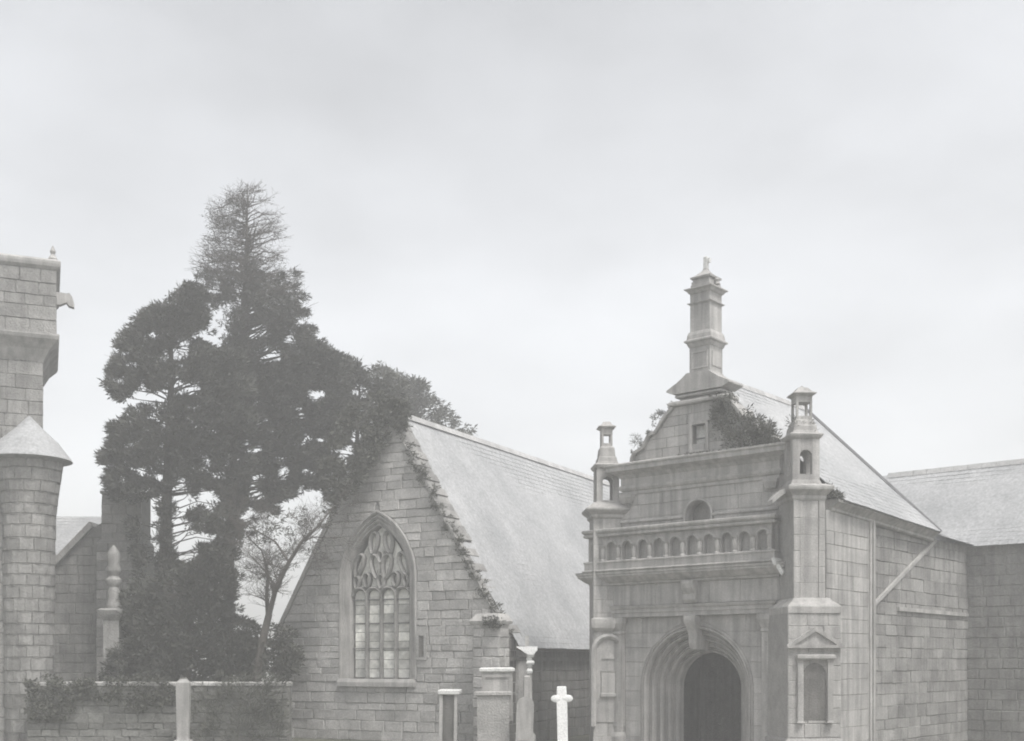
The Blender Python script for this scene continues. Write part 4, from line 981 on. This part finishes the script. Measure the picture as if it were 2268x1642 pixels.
# ================================================================== plants growing on the masonry
def tuft(name, label, pts, Y, per, rad, ln, wd, m='leaf2', n=30, cat='plant', group=None, dep=.25, lift=.3):
    cent = []; rr = []
    us = [p[0] for p in pts]; vs = [p[1] for p in pts]
    while len(cent) < n:
        u = random.uniform(min(us), max(us)); v = random.uniform(min(vs), max(vs))
        if not inpoly(u, v, pts): continue
        yy = Y(u) if callable(Y) else Y
        p = px(u, v, yy + random.uniform(-dep, dep)); cent.append(tuple(p)); rr.append(rad * random.uniform(.6, 1.2))
    c0 = np.mean(cent, 0)
    P_, D_, l_, w_ = clump_leaves(cent, rr, per, (c0[0], c0[1]), ln, wd, .9, lift)
    o = leaf_mesh(name, P_ - c0, D_, l_, w_, M[m]); o.location = c0.tolist()
    return tag(o, label, cat, group)
def porchY(u, y=0.):   # depth of the porch front plane (local y) at pixel column u
    k = (u - CX) / F_PX; ax_, ay_ = math.cos(TH), math.sin(TH); bx_, by_ = PO.x - math.sin(TH) * y, PO.y + math.cos(TH) * y
    s_ = (bx_ - k * by_) / (k * ay_ - ax_); return by_ + ay_ * s_
tuft('wall_shrub', 'large leafy shrub rooted on the right slope of the curved porch gable', [(1582, 862), (1612, 870), (1632, 900), (1660, 905), (1650, 930), (1690, 930), (1706, 938), (1708, 965), (1738, 986), (1700, 996), (1600, 990), (1585, 940)], lambda u: porchY(u, .15), 60, .2, .11, .028, n=130)
tuft('wall_plant', 'small feathery plant sprouting on the left end of the porch gable', [(1404, 962), (1416, 960), (1426, 985), (1412, 998), (1402, 985)], lambda u: porchY(u, .2), 26, .09, .14, .012, n=7, group='plants rooted in the porch masonry')
tuft('wall_plant', 'small plant in the stepped left slope of the porch gable', [(1445, 925), (1462, 908), (1474, 915), (1462, 935), (1446, 942)], lambda u: porchY(u, .2), 22, .08, .08, .02, n=9, group='plants rooted in the porch masonry')
tuft('wall_plant', 'twiggy plant on the shoulder of the right hand corner lantern', [(1752, 925), (1800, 935), (1806, 960), (1745, 966)], 26.0, 14, .12, .12, .014, n=14, group='plants rooted in the porch masonry')
tuft('wall_plant', 'wispy plant between the corner buttress cornice and the porch eave', [(1832, 1072), (1850, 1085), (1872, 1108), (1840, 1104)], 26.3, 34, .1, .12, .02, n=14, group='plants rooted in the porch masonry')
tuft('wall_plant', 'moss and weeds along the ledge under the porch gable shrub', [(1500, 1008), (1600, 996), (1720, 984), (1722, 992), (1600, 1006), (1500, 1016)], lambda u: porchY(u, -.1), 26, .06, .06, .02, n=40, group='plants rooted in the porch masonry', dep=.06)
def chapY(u, y=0.):
    k = (u - CX) / F_PX; ax_, ay_ = math.cos(CT), math.sin(CT); bx_, by_ = CO.x - math.sin(CT) * y, CO.y + math.cos(CT) * y
    s_ = (bx_ - k * by_) / (k * ay_ - ax_); return by_ + ay_ * s_
tuft('creeper', 'rounded tuft of dark creeper capping the chapel corner buttress', [(1072, 1385), (1078, 1370), (1092, 1366), (1108, 1372), (1120, 1388), (1100, 1392)], 30.7, 60, .11, .08, .035, m='leaf', n=26, cat='plant')
cent, rr = [], []
for i in range(46):
    t = (i + random.uniform(0, 1)) / 47; zz_ = EZ + (AP - EZ) * t; lx_ = GCX + HWD * (1 - t) + random.uniform(-.05, .14)
    b_ = CO + Vector((math.cos(CT) * lx_, math.sin(CT) * lx_, 0))
    for q in range(random.randint(1, 5)): cent.append((b_.x + random.uniform(-.12, .12), b_.y - random.uniform(.0, .12), zz_ + random.uniform(-.1, .1))); rr.append(random.uniform(.04, .12))
P_, D_, l_, w_ = clump_leaves(cent, rr, 20, (-3, 31), .10, .028, .9, .3)
lp_ = [(1.3, 7.42), (1.5, 7.54), (1.62, 7.62), (1.75, 7.85), (1.95, 7.92), (2.1, 8.1), (2.25, 8.28), (2.42, 8.46)]
c2, r2 = [], []
for (a, b) in lp_:
    for q in range(random.randint(2, 7)):
        v_ = Vector((a + random.uniform(-.12, .06), random.uniform(.05, .5), b + random.uniform(-.02, .1))); v_.rotate(Matrix.Rotation(TH, 3, 'Z')); c2.append(tuple(v_ + PO)); r2.append(random.uniform(.04, .12))
g_ = clump_leaves(c2, r2, 22, (4.2, 28), .09, .024, .9, .4)
tag(leaf_mesh('creeper', *g_, M['leaf2'], kind='stuff'), 'ragged creeper growing down the stepped left slope of the porch gable', 'creeper')
tag(leaf_mesh('weeds', P_, D_, l_, w_, M['leaf2'], kind='stuff'), 'ragged fringe of weeds along the rough right slope of the chapel gable', 'weeds')
tuft('ivy', 'mat of ivy spilling over the left part of the churchyard wall', [(60, 1500), (120, 1496), (200, 1506), (290, 1498), (380, 1504), (388, 1560), (300, 1580), (220, 1545), (150, 1600), (60, 1590)], 30.75, 34, .16, .09, .05, m='leaf2', n=190, cat='ivy', dep=.08)
tuft('weed_clump', 'tall weeds growing against the wall between shrub and chapel', [(440, 1500), (520, 1490), (620, 1505), (640, 1640), (430, 1640)], 30.5, 26, .2, .22, .02, m='leaf2', n=110, cat='weeds', dep=.15, lift=1.0)
# ================================================================== haze
hz = MB().box(-200, 200, -70, 330, -1, 20)
hme = hz.mesh('haze', M['pale']); hme.materials.clear()
hm_ = bpy.data.materials.new('haze_air'); hm_.use_nodes = True; nt = hm_.node_tree; nt.nodes.clear()
pv = nt.nodes.new('ShaderNodeVolumePrincipled'); pv.inputs['Color'].default_value = (.97, .97, .97, 1); pv.inputs['Density'].default_value = HAZE
pv.inputs['Anisotropy'].default_value = .2
ou = nt.nodes.new('ShaderNodeOutputMaterial'); nt.links.new(pv.outputs[0], ou.inputs['Volume'])
hme.materials.append(hm_)
ho_ = bpy.data.objects.new('haze', hme); C.objects.link(ho_); ho_['kind'] = 'stuff'
